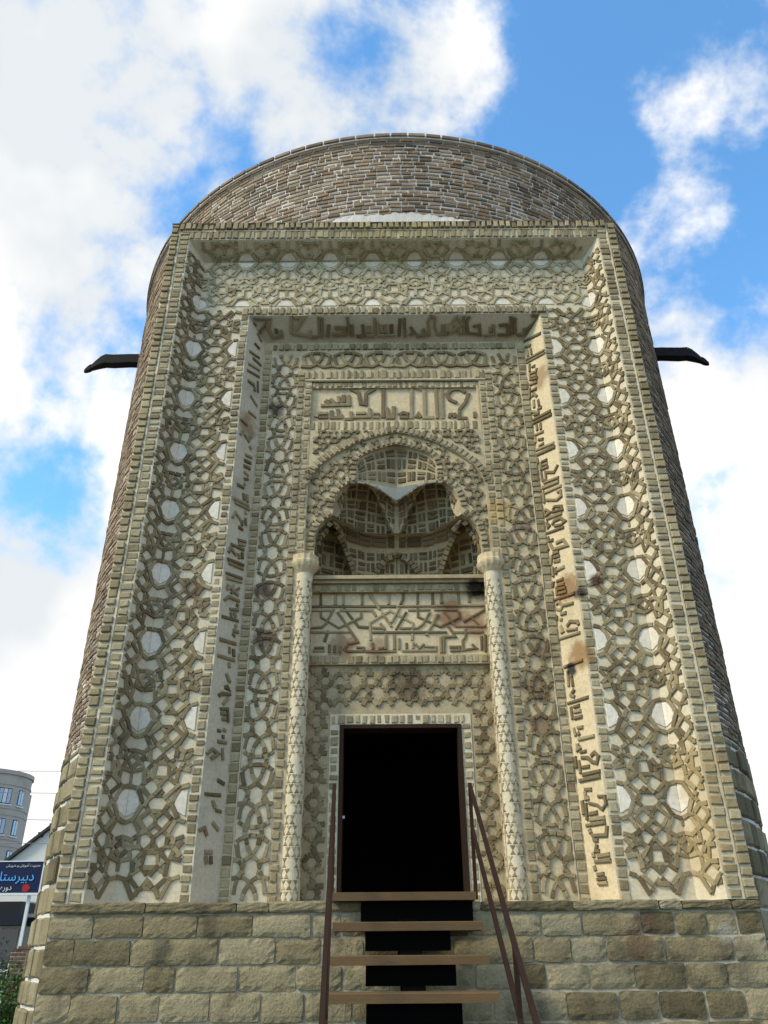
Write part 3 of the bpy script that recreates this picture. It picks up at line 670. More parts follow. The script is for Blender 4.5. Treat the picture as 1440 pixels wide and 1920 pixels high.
LTXT2 = [[(505, 58), (580, 80)], [(510, 94), (570, 108)], [(440, 97), (560, 152)], [(420, 172), (440, 132), (490, 202)], [(512, 182), (517, 232)], [(542, 172), (547, 232)], [(410, 230), (560, 290)], [(420, 264), (555, 324)], [(395, 355), (545, 408)], [(400, 400), (540, 440)], [(405, 462), (510, 562)], [(402, 502), (470, 468)],
         [(440, 542), (520, 492)], [(380, 602), (420, 572), (520, 612)], [(490, 640), (510, 656)], [(430, 682), (510, 692)], [(440, 712), (447, 762)], [(470, 712), (487, 762)], [(360, 747), (510, 792)], [(480, 822), (492, 852)], [(460, 872), (510, 892)], [(455, 902), (480, 932)], [(340, 952), (490, 997)], [(430, 1022), (430, 1082)],
         [(465, 1042), (467, 1112)], [(320, 1097), (477, 1147)], [(425, 1162), (427, 1212)], [(400, 1262), (420, 1322), (440, 1342)], [(385, 1382), (420, 1402), (402, 1367)], [(330, 1462), (360, 1442), (440, 1452)], [(370, 1542), (420, 1482)], [(345, 1582), (410, 1582), (417, 1702)], [(350, 1622), (398, 1632)], [(360, 1672), (398, 1677)],
         [(320, 1772), (350, 1782)], [(370, 1762), (397, 1782)], [(360, 1832), (382, 1832)], [(320, 1872), (402, 1887)]]
LTXT3 = [[(870, 570), (900, 547), (930, 570), (892, 594)], [(950, 540), (952, 602)], [(925, 700), (960, 722)], [(862, 770), (942, 777)], [(900, 802), (912, 842)], [(900, 912), (930, 952)], [(832, 952), (860, 940), (872, 982)], [(860, 1060), (900, 1062)], [(865, 1080), (870, 1122)], [(892, 1080), (892, 1122)], [(915, 850), (945, 860)]]
FSL = Frame((-XB, D1, 0), (XB - XS, D2 - D1, 0), (0, 0, 1)); FSR = Frame((XS, D2, 0), (XB - XS, D1 - D2, 0), (0, 0, 1))
FST = Frame((0, D2, ZS2), (1, 0, 0), (0, D1 - D2, ZF2 - ZS2))
lt = []
letters(FST, TOPTXT, (440, 560), 2.3226, .045, .024, lt)
letters(FSR, RTXT1, (960, 620), 6.4, .036, .022, lt); letters(FSR, RTXT2, (990, 900), 6.0, .034, .022, lt); letters(FSR, RTXT3, (1040, 1210), 4.0, .034, .022, lt)
letters(FSL, LTXT1, (340, 600), 4.8, .036, .022, lt); letters(FSL, LTXT2, (340, 1000), 4.8, .036, .022, lt); letters(FSL, LTXT3, (60, 1200), 2.667, .036, .022, lt)
emit(insc_o, 'letter_stroke', lt, M['olive'], 300)

# --- framed inscription panel above the arch
pn = MB()
pz0, pz1, px0, px1 = 7.81, 8.37, -1.13, 1.11
DP = D2 + .055
def box_recess(mb, x0, x1, z0, z1, d0, d1):
    mb.quad((x0, d0, z0), (x0, d1, z0), (x0, d1, z1), (x0, d0, z1)); mb.quad((x1, d1, z0), (x1, d0, z0), (x1, d0, z1), (x1, d1, z1))
    mb.quad((x0, d0, z0), (x1, d0, z0), (x1, d1, z0), (x0, d1, z0)); mb.quad((x0, d1, z1), (x1, d1, z1), (x1, d0, z1), (x0, d0, z1))
    mb.quad((x0, d1, z0), (x1, d1, z0), (x1, d1, z1), (x0, d1, z1))
box_recess(pn, px0, px1, pz0, pz1, D2 + .02, DP)
# frame strip round the panel at D2 + .02
for (a, b, c, d) in ((-1.14, px0, 7.66, 8.46), (px1, 1.14, 7.66, 8.46), (px0, px1, 7.66, pz0), (px0, px1, pz1, 8.46)): pn.quad((a, D2 + .02, c), (b, D2 + .02, c), (b, D2 + .02, d), (a, D2 + .02, d))
panel_o = pn.build('inscription_panel', M['cream'], portal)
FP = wall(DP); FP2 = wall(D2 + .02)
bb = row_bricks(FP2, px0, px1, pz1 + .008, 8.455, pitch=.085, gap=.03, h=.012); bb += row_bricks(FP2, -1.12, 1.12, 7.675, pz0 - .01, pitch=.085, gap=.035, h=.014)
emit(panel_o, 'border_brick', bb, M['border'], 120)
PTXT = [[(390, 120), (450, 150), (465, 230), (502, 235), (505, 158), (570, 120)], [(165, 245), (380, 238), (372, 165)], [(297, 175), (302, 226)], [(335, 165), (340, 226)], [(200, 205), (235, 236)], [(235, 195), (275, 232)], [(635, 95), (633, 340)], [(660, 260), (670, 335), (710, 335), (712, 250)],
        [(845, 100), (845, 345)], [(870, 110), (940, 130), (945, 335), (1012, 335)], [(1025, 105), (1040, 345)], [(1070, 105), (1082, 345)], [(1185, 225), (1130, 200), (1110, 160), (1150, 125), (1210, 120), (1250, 150)], [(1275, 150), (1250, 220), (1205, 275), (1205, 340), (1265, 340)],
        [(1130, 338), (1135, 312), (1168, 312), (1170, 338)], [(880, 338), (897, 306), (915, 338)], [(750, 318), (785, 300), (826, 312)], [(756, 334), (826, 334)], [(560, 310), (606, 310)], [(560, 332), (606, 332)], [(390, 290), (395, 335), (535, 330), (530, 265)], [(430, 303), (505, 303)], [(245, 280), (247, 335), (300, 335), (292, 270)],
        [(130, 335), (142, 303), (220, 303)], [(150, 335), (222, 333)], [(318, 310), (320, 345)], [(345, 350), (410, 350)], [(1318, 290), (1320, 335)]]
lt = []; letters(FP, PTXT, (560, 700), 4.0, .05, .022, lt); emit(panel_o, 'letter_stroke', lt, M['olive'])

# ------------------------------------------------------------------ arch field and stepped niche
OPEN = [(0, 7.46), (.13, 7.425), (.28, 7.37), (.41, 7.31), (.485, 7.24), (.51, 7.12), (.515, 6.895), (.62, 6.862), (.72, 6.78), (.78, 6.63), (.805, 6.44), (.81, 6.40), (.90, 6.345), (.98, 6.24), (1.015, 6.10), (1.02, 5.90), (1.02, 5.60)]
OUT = [(0, 7.625), (.15, 7.59), (.3, 7.545), (.53, 7.455), (.80, 7.28), (1.0, 7.10), (1.09, 6.95), (1.125, 6.80), (1.13, 6.4), (1.13, 5.60)]
def both(h): return [(-x, z) for x, z in h[::-1] if x > 0] + h
def fill(mb, loops, depth):
    vs = [Vector((x, depth, z)) for lp in loops for (x, z) in lp]
    tri = tessellate_polygon([[Vector((x, z, 0)) for (x, z) in lp] for lp in loops])
    out = []
    for t in tri:
        a, b, c = [vs[i] for i in t]; n = (b - a).cross(c - a); out.append(t if n.y < 0 else t[::-1])
    mb.add((vs, out, .5))
DA, DB = D2 + .005, D2 + .045         # spandrel face, field inside the arch
na = MB()
outl = both(OUT); openl = both(OPEN)
fill(na, [[(-1.14, 5.6)] + outl + [(1.14, 5.6), (1.14, 7.66), (-1.14, 7.66)]], DA)
for (a, b) in zip(outl, outl[1:]): na.quad((a[0], DA, a[1]), (b[0], DA, b[1]), (b[0], DB, b[1]), (a[0], DB, a[1]))
fill(na, [outl + openl[::-1]], DB)
na.quad((-1.14, DA, 7.66), (1.14, DA, 7.66), (1.14, D2 + .02, 7.66), (-1.14, D2 + .02, 7.66))
arch_o = na.build('arch_field', M['tan'], portal)
FA, FB = wall(DA), wall(DB)
def along(F, line, w, off, pitch, h, gap=.028):
    """bricks laid radially along a curve"""
    out = []; L = [0]
    for a, b in zip(line, line[1:]): L.append(L[-1] + math.dist(a, b))
    s = pitch / 2
    while s < L[-1] - pitch * .4:
        i = max(k for k in range(len(L) - 1) if L[k] <= s); t = (s - L[i]) / (L[i + 1] - L[i]); a, b = Vector(line[i]), Vector(line[i + 1])
        d = (b - a).normalized(); nrm = Vector((-d.y, d.x)); c = a.lerp(b, t) + nrm * off
        out.append(rect(F, c.x - w / 2, c.y - (pitch - gap) / 2, c.x + w / 2, c.y + (pitch - gap) / 2, h, rot=math.atan2(nrm.y, nrm.x), jit=.004)); s += pitch
    return out
bb = along(FA, both(OUT[:8]), .085, .048, .075, .022)
bb += [p for s in (-1, 1) for p in column_bricks(FB, *sorted((s * 1.035, s * 1.115)), 5.82, 6.28, h=.012)]
# trefoil border around the opening, each lobe on its own
for seg in (OPEN[0:5], OPEN[4:7], OPEN[6:11], OPEN[11:16]):
    for s in (-1, 1):
        l = [(s * x, z) for x, z in seg]; bb += along(FB, l[::-1] if s > 0 else l, .075, -.045 if s > 0 else .045, .068, .026) if False else along(FB, l, .075, .045 if s > 0 else -.045, .068, .026)
emit(arch_o, 'voussoir', bb, M['border'], 300)
def inside(p, pg):
    c = False; j = len(pg) - 1
    for i in range(len(pg)):
        if (pg[i][1] > p[1]) != (pg[j][1] > p[1]) and p[0] < (pg[j][0] - pg[i][0]) * (p[1] - pg[i][1]) / (pg[j][1] - pg[i][1]) + pg[i][0]: c = not c
        j = i
    return c
def hexstrap(a, ox, oz, x0, x1, z0, z1, k=.5, ang=60):
    """star-and-hexagon strap lines: rays from the edge midpoints of a hexagon grid"""
    segs = []; hh = a * math.sqrt(3)
    for i in range(int((x0 - ox) / (1.5 * a)) - 1, int((x1 - ox) / (1.5 * a)) + 2):
        for j in range(int((z0 - oz) / hh) - 2, int((z1 - oz) / hh) + 2):
            cx, cz = ox + 1.5 * a * i, oz + hh * (j + .5 * (i % 2))
            m = [(cx + hh / 2 * math.cos(R(30 + 60 * q)), cz + hh / 2 * math.sin(R(30 + 60 * q))) for q in range(6)]
            rr = hh / 2 * k
            for q in range(6):
                t = R(60 + 60 * q); tip = (cx + rr * math.cos(t), cz + rr * math.sin(t)); segs.append((m[q], tip)); segs.append((tip, m[(q + 1) % 6]))
    return segs
sf = []
OUTw = [(x * 1.0, z) for x, z in outl]
ring = [(x * 1.085 if abs(x) > .2 else x, z + .10) for x, z in both(OUT[:8])]
spand = [(-1.125, 6.9), *ring, (1.125, 6.9), (1.125, 7.64), (-1.125, 7.64)]
for (p, q) in hexstrap(.10, 0, 7.5, -1.2, 1.2, 6.8, 7.7, .58):
    m = ((p[0] + q[0]) / 2, (p[1] + q[1]) / 2)
    if all(inside(t, spand) for t in (p, q, m)): sf.append(ribbon(FA, [p, q], .034, .022 + rj(.005), bev=.005))
lobe = [(x * (1.105 if z < 7.25 else 1.0) if x else 0, z + (.095 if x < .6 and z > 7.2 else .055)) for x, z in OPEN]
outs = both([(max(0, x - .015), z - .012) for x, z in OUT])
lob2 = both([(x + (.075 if x > .3 else 0), z + (.05 if x > .3 else .09)) for x, z in OPEN])
for (p, q) in hexstrap(.12, 0, 7.0, -1.2, 1.2, 5.8, 7.7, .62):
    if all(inside(t, outs) and not inside(t, lob2 + [(1.13, 5.5), (-1.13, 5.5)]) for t in (p, q)): sf.append(ribbon(FB, [p, q], .038, .022 + rj(.005), bev=.005))
emit(arch_o, 'strap_brick', sf, M['olive'], 300)

# stepped vault surfaces
from bisect import bisect
def curve(pts):
    P = [Vector(p) for p in pts]; L = [0]
    for a, b in zip(P, P[1:]): L.append(L[-1] + (b - a).length)
    def f(t):
        s = max(0, min(1, t)) * L[-1]; i = min(max(bisect(L, s) - 1, 0), len(P) - 2)
        return P[i].lerp(P[i + 1], (s - L[i]) / max(L[i + 1] - L[i], 1e-6))
    f.length = L[-1]; return f
def vault(bot, top):
    A, B = curve(bot), curve(top)
    def S(t, s):
        p, q = A(t), B(t); k = 1 - math.cos(s * math.pi / 2); w = math.sin(s * math.pi / 2)
        return Vector((p.x + (q.x - p.x) * k, p.y + (q.y - p.y) * k, p.z + (q.z - p.z) * w))
    S.length = A.length; return S
def hollow(S, cells):
    # deepen a vault into separate arched cells: (centre t, half width, crown s, depth)
    def Q(t, s_):
        p = S(t, s_); off = 0
        for (tc, hw, cr_, dp) in cells:
            x = abs(t - tc) / hw
            if x < 1:
                lim = cr_ * (1 - x ** 1.7)
                if s_ < lim: off = max(off, dp * min(1.0, (lim - s_) / .10) ** .7)
        if off:
            e = .012; A = S(min(t + e, 1), s_) - S(max(t - e, 0), s_); B = S(t, min(s_ + e, 1)) - S(t, max(s_ - e, 0)); n = A.cross(B)
            if n.length > 1e-9:
                n.normalize(); n = -n if n.y > 0 else n; p = p - n * off
        return p
    Q.length = S.length; return Q
dep = DB + .02
opn = lambda i, d=dep: (OPEN[i][0], d, OPEN[i][1])
tier1 = vault([(1.02, dep, 5.60), (1.0, .98, 5.60), (.82, 1.28, 5.60), (.42, 1.46, 5.60), (0, 1.50, 5.60)], [opn(15), opn(14), opn(13), opn(12), opn(11), (.62, .90, 6.40), (.41, 1.12, 6.40), (.2, 1.155, 6.40), (0, 1.16, 6.40)])
tier2 = vault([(.805, dep, 6.405), (.62, .90, 6.405), (.41, 1.12, 6.405), (.2, 1.155, 6.405), (0, 1.16, 6.405)], [opn(10), opn(9), opn(8), opn(7), (.50, dep + .01, 6.88), (.38, .70, 6.885), (.25, .76, 6.87), (.12, .87, 6.83), (0, 1.0, 6.765)])
tier3 = vault([(.512, dep, 6.90), (.27, .73, 6.90), (0, .83, 6.90)], [opn(5), opn(4), opn(3), opn(2), opn(1), (.0, dep, 7.452)])
tier1 = hollow(tier1, [(.37, .31, .86, .17), (1.0, .25, .58, .06)]); tier2 = hollow(tier2, [(.52, .44, .97, .12)])
nv = MB()
def patch(mb, S, nt, ns, sgn):
    g = [[S(i / nt, j / ns) for j in range(ns + 1)] for i in range(nt + 1)]
    for i in range(nt):
        for j in range(ns):
            q = [g[i][j], g[i][j + 1], g[i + 1][j + 1], g[i + 1][j]]; q = [Vector((v.x * sgn, v.y, v.z)) for v in q]
            mb.quad(*(q if sgn > 0 else q[::-1]))
for S in (tier1, tier2, tier3):
    for sgn in (-1, 1): patch(nv, S, 64, 26, sgn)
for (a, b) in zip(openl, openl[1:]): nv.quad((a[0], DB, a[1]), (b[0], DB, b[1]), (b[0], dep + .004, b[1]), (a[0], dep + .004, a[1]))
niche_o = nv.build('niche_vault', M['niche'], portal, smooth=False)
# soffits between the tiers
sv = MB()
for sgn in (-1, 1):
    for (x0, d0), (x1, d1), z in (((.81, dep), (.62, .90), 6.402), ((.62, .90), (.41, 1.12), 6.402), ((.41, 1.12), (0, 1.16), 6.402)):
        pass
    up = [(.515, dep, 6.897), (.40, .675, 6.897), (.27, .727, 6.897), (.13, .78, 6.897), (0, .829, 6.897)]; lo = [(.505, dep + .012, 6.885), (.385, .70, 6.883), (.25, .765, 6.868), (.12, .875, 6.828), (0, 1.0, 6.762)]
    for i in range(4):
        q = [up[i], up[i + 1], lo[i + 1], lo[i]]; q = [(sgn * a, b, c) for a, b, c in q]; sv.quad(*(q if sgn > 0 else q[::-1]))
sv.build('white_squinch', M['squinch'], niche_o)
# small bricks laid in basket pattern on the vaults
def on_surface(S, t0, t1, s0, s1, sgn, h):
    eps = .01; tm, sm = (t0 + t1) / 2, (s0 + s1) / 2
    a = S(min(tm + eps, 1), sm) - S(max(tm - eps, 0), sm); b = S(tm, min(sm + eps, 1)) - S(tm, max(sm - eps, 0)); n = a.cross(b).normalized()
    if n.y > 0: n = -n
    c = [S(t0, s0), S(t1, s0), S(t1, s1), S(t0, s1)]; m = centre(c)
    V = [p - n * .006 for p in c] + [p + n * (h - .004) for p in c] + [m + (p - m) * .84 + n * h for p in c]
    V = [Vector((p.x * sgn, p.y, p.z)) for p in V]; f = [(8, 9, 10, 11)]
    for lev in (0, 4):
        for i in range(4): f.append((lev + i, lev + (i + 1) % 4, lev + 4 + (i + 1) % 4, lev + 4 + i))
    if sgn > 0: f = [q[::-1] for q in f]
    return (V, f, random.random())
nb = []
def basket(S, cell, s0, s1, t0=.02, t1=.985):
    L = S.length * (t1 - t0); nt = max(2, int(L / cell)); dt = (t1 - t0) / nt
    hgt = (S(.6, 1) - S(.6, 0)).length * 1.12; ns = max(2, int(hgt * (s1 - s0) / cell)); ds = (s1 - s0) / ns
    for sgn in (-1, 1):
        for i in range(nt):
            for j in range(ns):
                a, b = t0 + dt * i, s0 + ds * j
                if (S(a, b) - S(a, b + ds)).length < .02 or (S(a, b + ds) - S(a + dt, b + ds)).length < .045: continue
                g1, g2 = dt * .13, ds * .13
                if (i + j) % 2: halves = ((a + g1, a + dt - g1, b + g2, b + ds * .5 - g2 * .6), (a + g1, a + dt - g1, b + ds * .5 + g2 * .6, b + ds - g2))
                else: halves = ((a + g1, a + dt * .5 - g1 * .6, b + g2, b + ds - g2), (a + dt * .5 + g1 * .6, a + dt - g1, b + g2, b + ds - g2))
                for q in halves: nb.append(on_surface(S, q[0] + rj(g1 * .3), q[1] + rj(g1 * .3), q[2] + rj(g2 * .3), q[3] + rj(g2 * .3), sgn, .014))
basket(tier1, .125, .02, .88, .02, .40); basket(tier1, .125, .02, .58, .40, .985); basket(tier2, .12, .06, .86); basket(tier3, .125, .04, .82)
# cornice courses under the second tier and arch ribs
for sgn in (-1, 1):
    for row in range(3):
        s0 = .66 + row * .10
        t = .40
        while t < .97:
            e = min(t + .13, .985)
            nb.append(on_surface(tier1, t + .006, e - .006, s0, s0 + .075, sgn, .018)); t = e
emit(niche_o, 'brick', nb, M['shadedbrick'], 300)
# ribs: centre arch and the two side arches of the lowest tier
rbs = []
def nrm_at(S, t, s_):
    e = .01; A = S(min(t + e, 1), s_) - S(max(t - e, 0), s_); B = S(t, min(s_ + e, 1)) - S(t, max(s_ - e, 0)); n = A.cross(B).normalized()
    return -n if n.y > 0 else n
def rib(pts, S, w=.075, h=.028, blen=.068, flip=1):
    C = curve([S(t, v) for t, v in pts]); P2 = curve([(t, v, 0) for t, v in pts]); k = int(C.length / blen)
    for i in range(k):
        u0, u1 = (i + .1) / k, (i + .88) / k; a, b = C(u0), C(u1); pm = P2((u0 + u1) / 2); n = nrm_at(S, min(max(pm.x, 0), 1), min(max(pm.y, 0), 1)); d = (b - a).normalized(); q = n.cross(d).normalized() * w * flip
        base = [a, b, b + q, a + q]; m = centre(base)
        V0 = [p - n * .03 for p in base] + [p + n * (h - .005) for p in base] + [m + (p - m) * .85 + n * h for p in base]
        for sgn in (-1, 1):
            V = [Vector((p.x * sgn, p.y, p.z)) for p in V0]; f = [(8, 9, 10, 11)]
            for lev in (0, 4):
                for j in range(4): f.append((lev + j, lev + (j + 1) % 4, lev + 4 + (j + 1) % 4, lev + 4 + j))
            rbs.append((V, f, random.random()))
rib([(.755, .08), (.78, .26), (.83, .40), (.90, .52), (1.0, .585)], tier1)
rib([(.16, .62), (.24, .76), (.37, .865), (.49, .73), (.57, .53), (.63, .34), (.67, .14)], tier1)
rib([(.62, .98), (.55, .93), (.47, .96), (.40, .99)], tier2, w=.05)
rib([(.97, .90), (.88, .86), (.78, .88), (.66, .95)], tier2, w=.05)
emit(niche_o, 'rib_brick', rbs, M['olive'])

# --- ledge under the niche, panels below, door wall
dw = MB()
DX, DZ = .672, 3.835              # door opening half width and head
for (a, b, c, d) in ((-1.05, -DX, ZL, 4.56), (DX, 1.05, ZL, 4.56), (-DX, DX, DZ, 4.56)): dw.quad((a, D3, c), (b, D3, c), (b, D3, d), (a, D3, d))
dw.quad((-1.04, D2, ZL), (-1.04, D3, ZL), (-1.04, D3, 5.6), (-1.04, D2, 5.6)); dw.quad((1.04, D3, ZL), (1.04, D2, ZL), (1.04, D2, 5.6), (1.04, D3, 5.6))
doorwall_o = dw.build('door_wall', M['niche'], portal)  # darkened plaster here paints in the shade around the door
kp = MB(); kp.quad((-1.05, D3, 4.56), (1.05, D3, 4.56), (1.05, D3, 5.44), (-1.05, D3, 5.44)); kp.build('kufic_panel', M['cream'], doorwall_o)
lg = MB()
lg.box(-1.04, 1.04, .70, 1.5, 5.555, 5.60); lg.box(-1.038, 1.038, .745, 1.5, 5.52, 5.553); lg.box(-1.036, 1.036, .79, 1.5, 5.42, 5.518)
lg.box(-1.036, 1.036, D3 - .05, D3 + .1, 4.52, 4.63)
ledge_o = lg.build('niche_ledge', M['niche'], portal)
FLg, FLk = wall(.79), wall(D3 - .05)
bb = row_bricks(FLg, -1.02, 1.02, 5.432, 5.508, pitch=.09, gap=.03, h=.012) + row_bricks(FLk, -1.02, 1.02, 4.535, 4.618, pitch=.085, gap=.02, h=.012)
emit(ledge_o, 'border_brick', bb, M['border'])
KUF = [[(92, 50), (92, 148)], [(210, 50), (208, 148)], [(272, 50), (270, 148)], [(420, 50), (418, 148)], [(628, 50), (628, 145)], [(745, 55), (745, 100), (722, 145)], [(862, 50), (858, 148)], [(858, 168), (862, 240), (1040, 320), (1190, 245), (1185, 200)], [(978, 50), (978, 148)], [(1048, 50), (1048, 135)],
       [(1185, 50), (1185, 148)], [(1270, 55), (1270, 128)], [(10, 160), (690, 158)], [(700, 158), (1390, 152)], [(10, 192), (195, 190)], [(240, 190), (500, 190), (530, 240)], [(92, 205), (95, 245), (235, 330), (410, 245), (410, 205)], [(222, 200), (300, 310), (384, 440), (300, 458)], [(196, 178), (130, 300), (100, 325), (10, 330)],
       [(274, 170), (390, 320), (470, 325)], [(500, 328), (600, 330)], [(560, 290), (600, 345)], [(475, 55), (560, 185)], [(575, 205), (652, 322)], [(486, 430), (480, 290), (640, 192), (820, 290), (815, 430)], [(715, 170), (650, 290)], [(770, 200), (686, 345)], [(782, 190), (960, 186)], [(990, 186), (1175, 186)],
       [(720, 332), (860, 330), (900, 300), (955, 205)], [(926, 392), (1020, 218)], [(1068, 200), (1160, 315), (1390, 315), (1428, 282)], [(1222, 280), (1400, 180)], [(1280, 240), (1370, 328)], [(10, 365), (320, 362)], [(500, 364), (1090, 362)], [(1150, 362), (1380, 360)], [(1104, 318), (1158, 398), (1068, 402), (1070, 530)],
       [(1040, 395), (1045, 530)], [(1240, 335), (1240, 400), (1217, 430), (1220, 506), (1326, 490), (1290, 458)], [(605, 375), (605, 502)], [(672, 375), (675, 502)], [(710, 410), (712, 502)], [(820, 440), (822, 495)], [(150, 348), (122, 440)], [(300, 470), (278, 500), (302, 516), (430, 515), (430, 486), (372, 485)], [(445, 516), (690, 515)],
       [(735, 512), (1005, 510), (1005, 480), (912, 476)], [(1110, 480), (1190, 480), (1190, 510), (1116, 510)], [(1365, 390), (1370, 508)], [(1395, 380), (1400, 520)], [(40, 488), (120, 488)], [(160, 460), (160, 528)], [(200, 465), (200, 528)], [(245, 470), (245, 528)], [(500, 445), (505, 500)], [(150, 542), (250, 542)],
       [(30, 512), (125, 512)], [(545, 492), (590, 488)], [(770, 445), (772, 495)], [(840, 455), (872, 490), (912, 455)]]
FK = wall(D3)
lt = []; letters(FK, KUF, (580, 1100), 4.235, .030, .016, lt); emit(doorwall_o, 'letter_stroke', lt, M['olive'])
sf = []
for (p, q) in hexstrap(.17, 0, 4.05, -1.1, 1.1, 1.8, 4.6, .60):
    a = clip(p, q, -1.02, ZL + .02, 1.02, 4.50)
    if not a: continue
    (x0, z0), (x1, z1) = a
    if min(z0, z1) < 3.98 and min(abs(x0), abs(x1)) < .80: continue
    sf.append(ribbon(FK, a, .055, .016 + rj(.005)))
emit(doorwall_o, 'strap_brick', sf, M['olive'])
bb = row_bricks(FK, -.77, .77, 3.853, 3.938, pitch=.085, gap=.026, h=.02)
for s in (-1, 1): bb += column_bricks(FK, *sorted((s * .692, s * .772)), ZL + .03, 3.84, pitch=.10, gap=.03, h=.02)
emit(doorwall_o, 'surround_brick', bb, M['border'])
sr = MB(); sr.box(-.785, .785, D3 - .008, D3 + .02, 3.840, 3.955)
for s in (-1, 1): sr.box(*sorted((s * .678, s * .785)), D3 - .008, D3 + .02, ZL + .02, 3.837)
sr.build('surround_mortar', M['plaster'], doorwall_o)
# door frame and dark chamber
df = MB()
for s in (-1, 1): df.box(*sorted((s * .632, s * .674)), D3 - .025, D3 + .24, ZL, DZ)
df.box(-.632, .632, D3 - .025, D3 + .24, DZ - .04, DZ + .003)
df.build('door_frame', M['rust'], portal)
hk = MB(); hk.box(-.630, -.607, D3 + .02, D3 + .05, 2.86, 2.885); hk.build('latch', M['frame'], portal)
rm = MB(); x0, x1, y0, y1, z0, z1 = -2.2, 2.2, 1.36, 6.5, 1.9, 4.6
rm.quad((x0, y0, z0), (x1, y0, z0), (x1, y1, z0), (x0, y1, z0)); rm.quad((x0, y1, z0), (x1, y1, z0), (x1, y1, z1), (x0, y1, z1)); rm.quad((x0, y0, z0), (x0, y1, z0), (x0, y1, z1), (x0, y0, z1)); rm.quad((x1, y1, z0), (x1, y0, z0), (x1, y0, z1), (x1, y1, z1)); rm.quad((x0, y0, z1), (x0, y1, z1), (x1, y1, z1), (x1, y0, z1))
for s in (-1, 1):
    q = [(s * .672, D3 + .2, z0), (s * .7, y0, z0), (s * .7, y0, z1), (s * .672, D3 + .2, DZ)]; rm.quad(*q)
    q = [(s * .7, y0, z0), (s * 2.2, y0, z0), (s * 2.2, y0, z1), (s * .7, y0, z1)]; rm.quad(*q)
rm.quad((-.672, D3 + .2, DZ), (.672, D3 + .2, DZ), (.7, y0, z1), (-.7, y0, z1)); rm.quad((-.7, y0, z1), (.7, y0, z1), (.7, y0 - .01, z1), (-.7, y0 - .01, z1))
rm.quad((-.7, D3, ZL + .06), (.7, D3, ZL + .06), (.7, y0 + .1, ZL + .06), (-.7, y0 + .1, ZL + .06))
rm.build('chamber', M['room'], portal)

# --- engaged columns with mosaic triangles and flared capitals
def column(sx):
    cx, cy, r = sx * 1.125, .645, .10
    sh = MB(); ns = 28
    zs = [ZL, 5.62]
    for k in range(ns):
        a0, a1 = 2 * math.pi * k / ns, 2 * math.pi * (k + 1) / ns
        sh.quad(*[(cx + r * math.cos(a), cy + r * math.sin(a), z) for a, z in ((a0, zs[0]), (a1, zs[0]), (a1, zs[1]), (a0, zs[1]))])
    shaft = sh.build('engaged_column', M['plaster'], portal, smooth=True)
    cp = MB(); pr = [(.098, 5.575), (.115, 5.60), (.15, 5.655), (.165, 5.69), (.168, 5.72), (.155, 5.735), (.158, 5.80), (.13, 5.815), (.0, 5.815)]
    for k in range(ns):
        a0, a1 = 2 * math.pi * k / ns, 2 * math.pi * (k + 1) / ns
        fl = lambda i, kk: 1 + (.06 if (2 <= i <= 6 and kk % 2) else 0)
        for i, ((r0, z0), (r1, z1)) in enumerate(zip(pr, pr[1:])):
            cp.quad(*[(cx + rr * math.cos(a), cy + rr * math.sin(a), z) for rr, a, z in ((r0 * fl(i, k), a0, z0), (r0 * fl(i, k + 1), a1, z0), (r1 * fl(i + 1, k + 1), a1, z1), (r1 * fl(i + 1, k), a0, z1))], .4)
    cp.build('capital', M['cream'], shaft)
    tri = []; row = .056; nc = 10; z = ZL + .06; j = 0
    def cylp(a, z, h): return Vector((cx + (r + h) * math.cos(a), cy + (r + h) * math.sin(a), z))
    while z < 5.50:
        per = j % 6
        for k in range(nc):
            a = 2 * math.pi * (k + .5 * ((j // 2) % 2)) / nc
            if math.sin(a) > .25: continue
            if (k + j // 2) % 5 == 0: continue
            w = .026 / r; hz = .044; up = (-1 if j % 2 else 1)
            c = [(a - w, z - up * hz / 2), (a + w, z - up * hz / 2), (a, z + up * hz / 2)]
            c = [(x + rj(.02), y + rj(.003)) for x, y in c]; m = (sum(x for x, _ in c) / 3, sum(y for _, y in c) / 3)
            V = [cylp(x, y, -.004) for x, y in c] + [cylp(x, y, .004) for x, y in c] + [cylp(m[0] + (x - m[0]) * .72, m[1] + (y - m[1]) * .72, .007) for x, y in c]
            f = [(6, 7, 8)] + [(l + i, l + (i + 1) % 3, l + 3 + (i + 1) % 3, l + 3 + i) for l in (0, 3) for i in range(3)]
            tri.append((V, f, random.random()))
        z += row * (1.0 if j % 2 else .80); j += 1
    emit(shaft, 'tile', tri, M['border'], 300, 'tile_field')
column(-1); column(1)

# --- white mortar fillet where the drum rises behind the cornice
wf = MB(); k0 = 110
def fz(x): return max(.0, .29 * (1 - abs(x / 1.9) ** 3)) * (1 + .05 * math.sin(x * 7) + .05 * math.sin(x * 23 + 1) + .04 * math.sin(x * 51)) + .015
for i in range(k0):
    xa, xb = -1.9 + 3.8 * i / k0, -1.9 + 3.8 * (i + 1) / k0
    ya, yb = [YC - math.sqrt((RD + .024) ** 2 - (x - XC) ** 2) for x in (xa, xb)]
    wf.quad((xa, .03, ZT + .004), (xb, .03, ZT + .004), (xb, yb, ZT + .01 + fz(xb)), (xa, ya, ZT + .01 + fz(xa)))
wf.build('mortar_fillet', M['fillet'], tower)
# top of the portal back to the drum
tp = MB()
for i in range(32):
    xa, xb = -XO + 2 * XO * i / 32, -XO + 2 * XO * (i + 1) / 32
    tp.quad((xa, -.045, ZT - .001), (xb, -.045, ZT - .001), (xb, 1.5, ZT - .001), (xa, 1.5, ZT - .001), .4)
tp.build('coping', M['mortar'], tower)

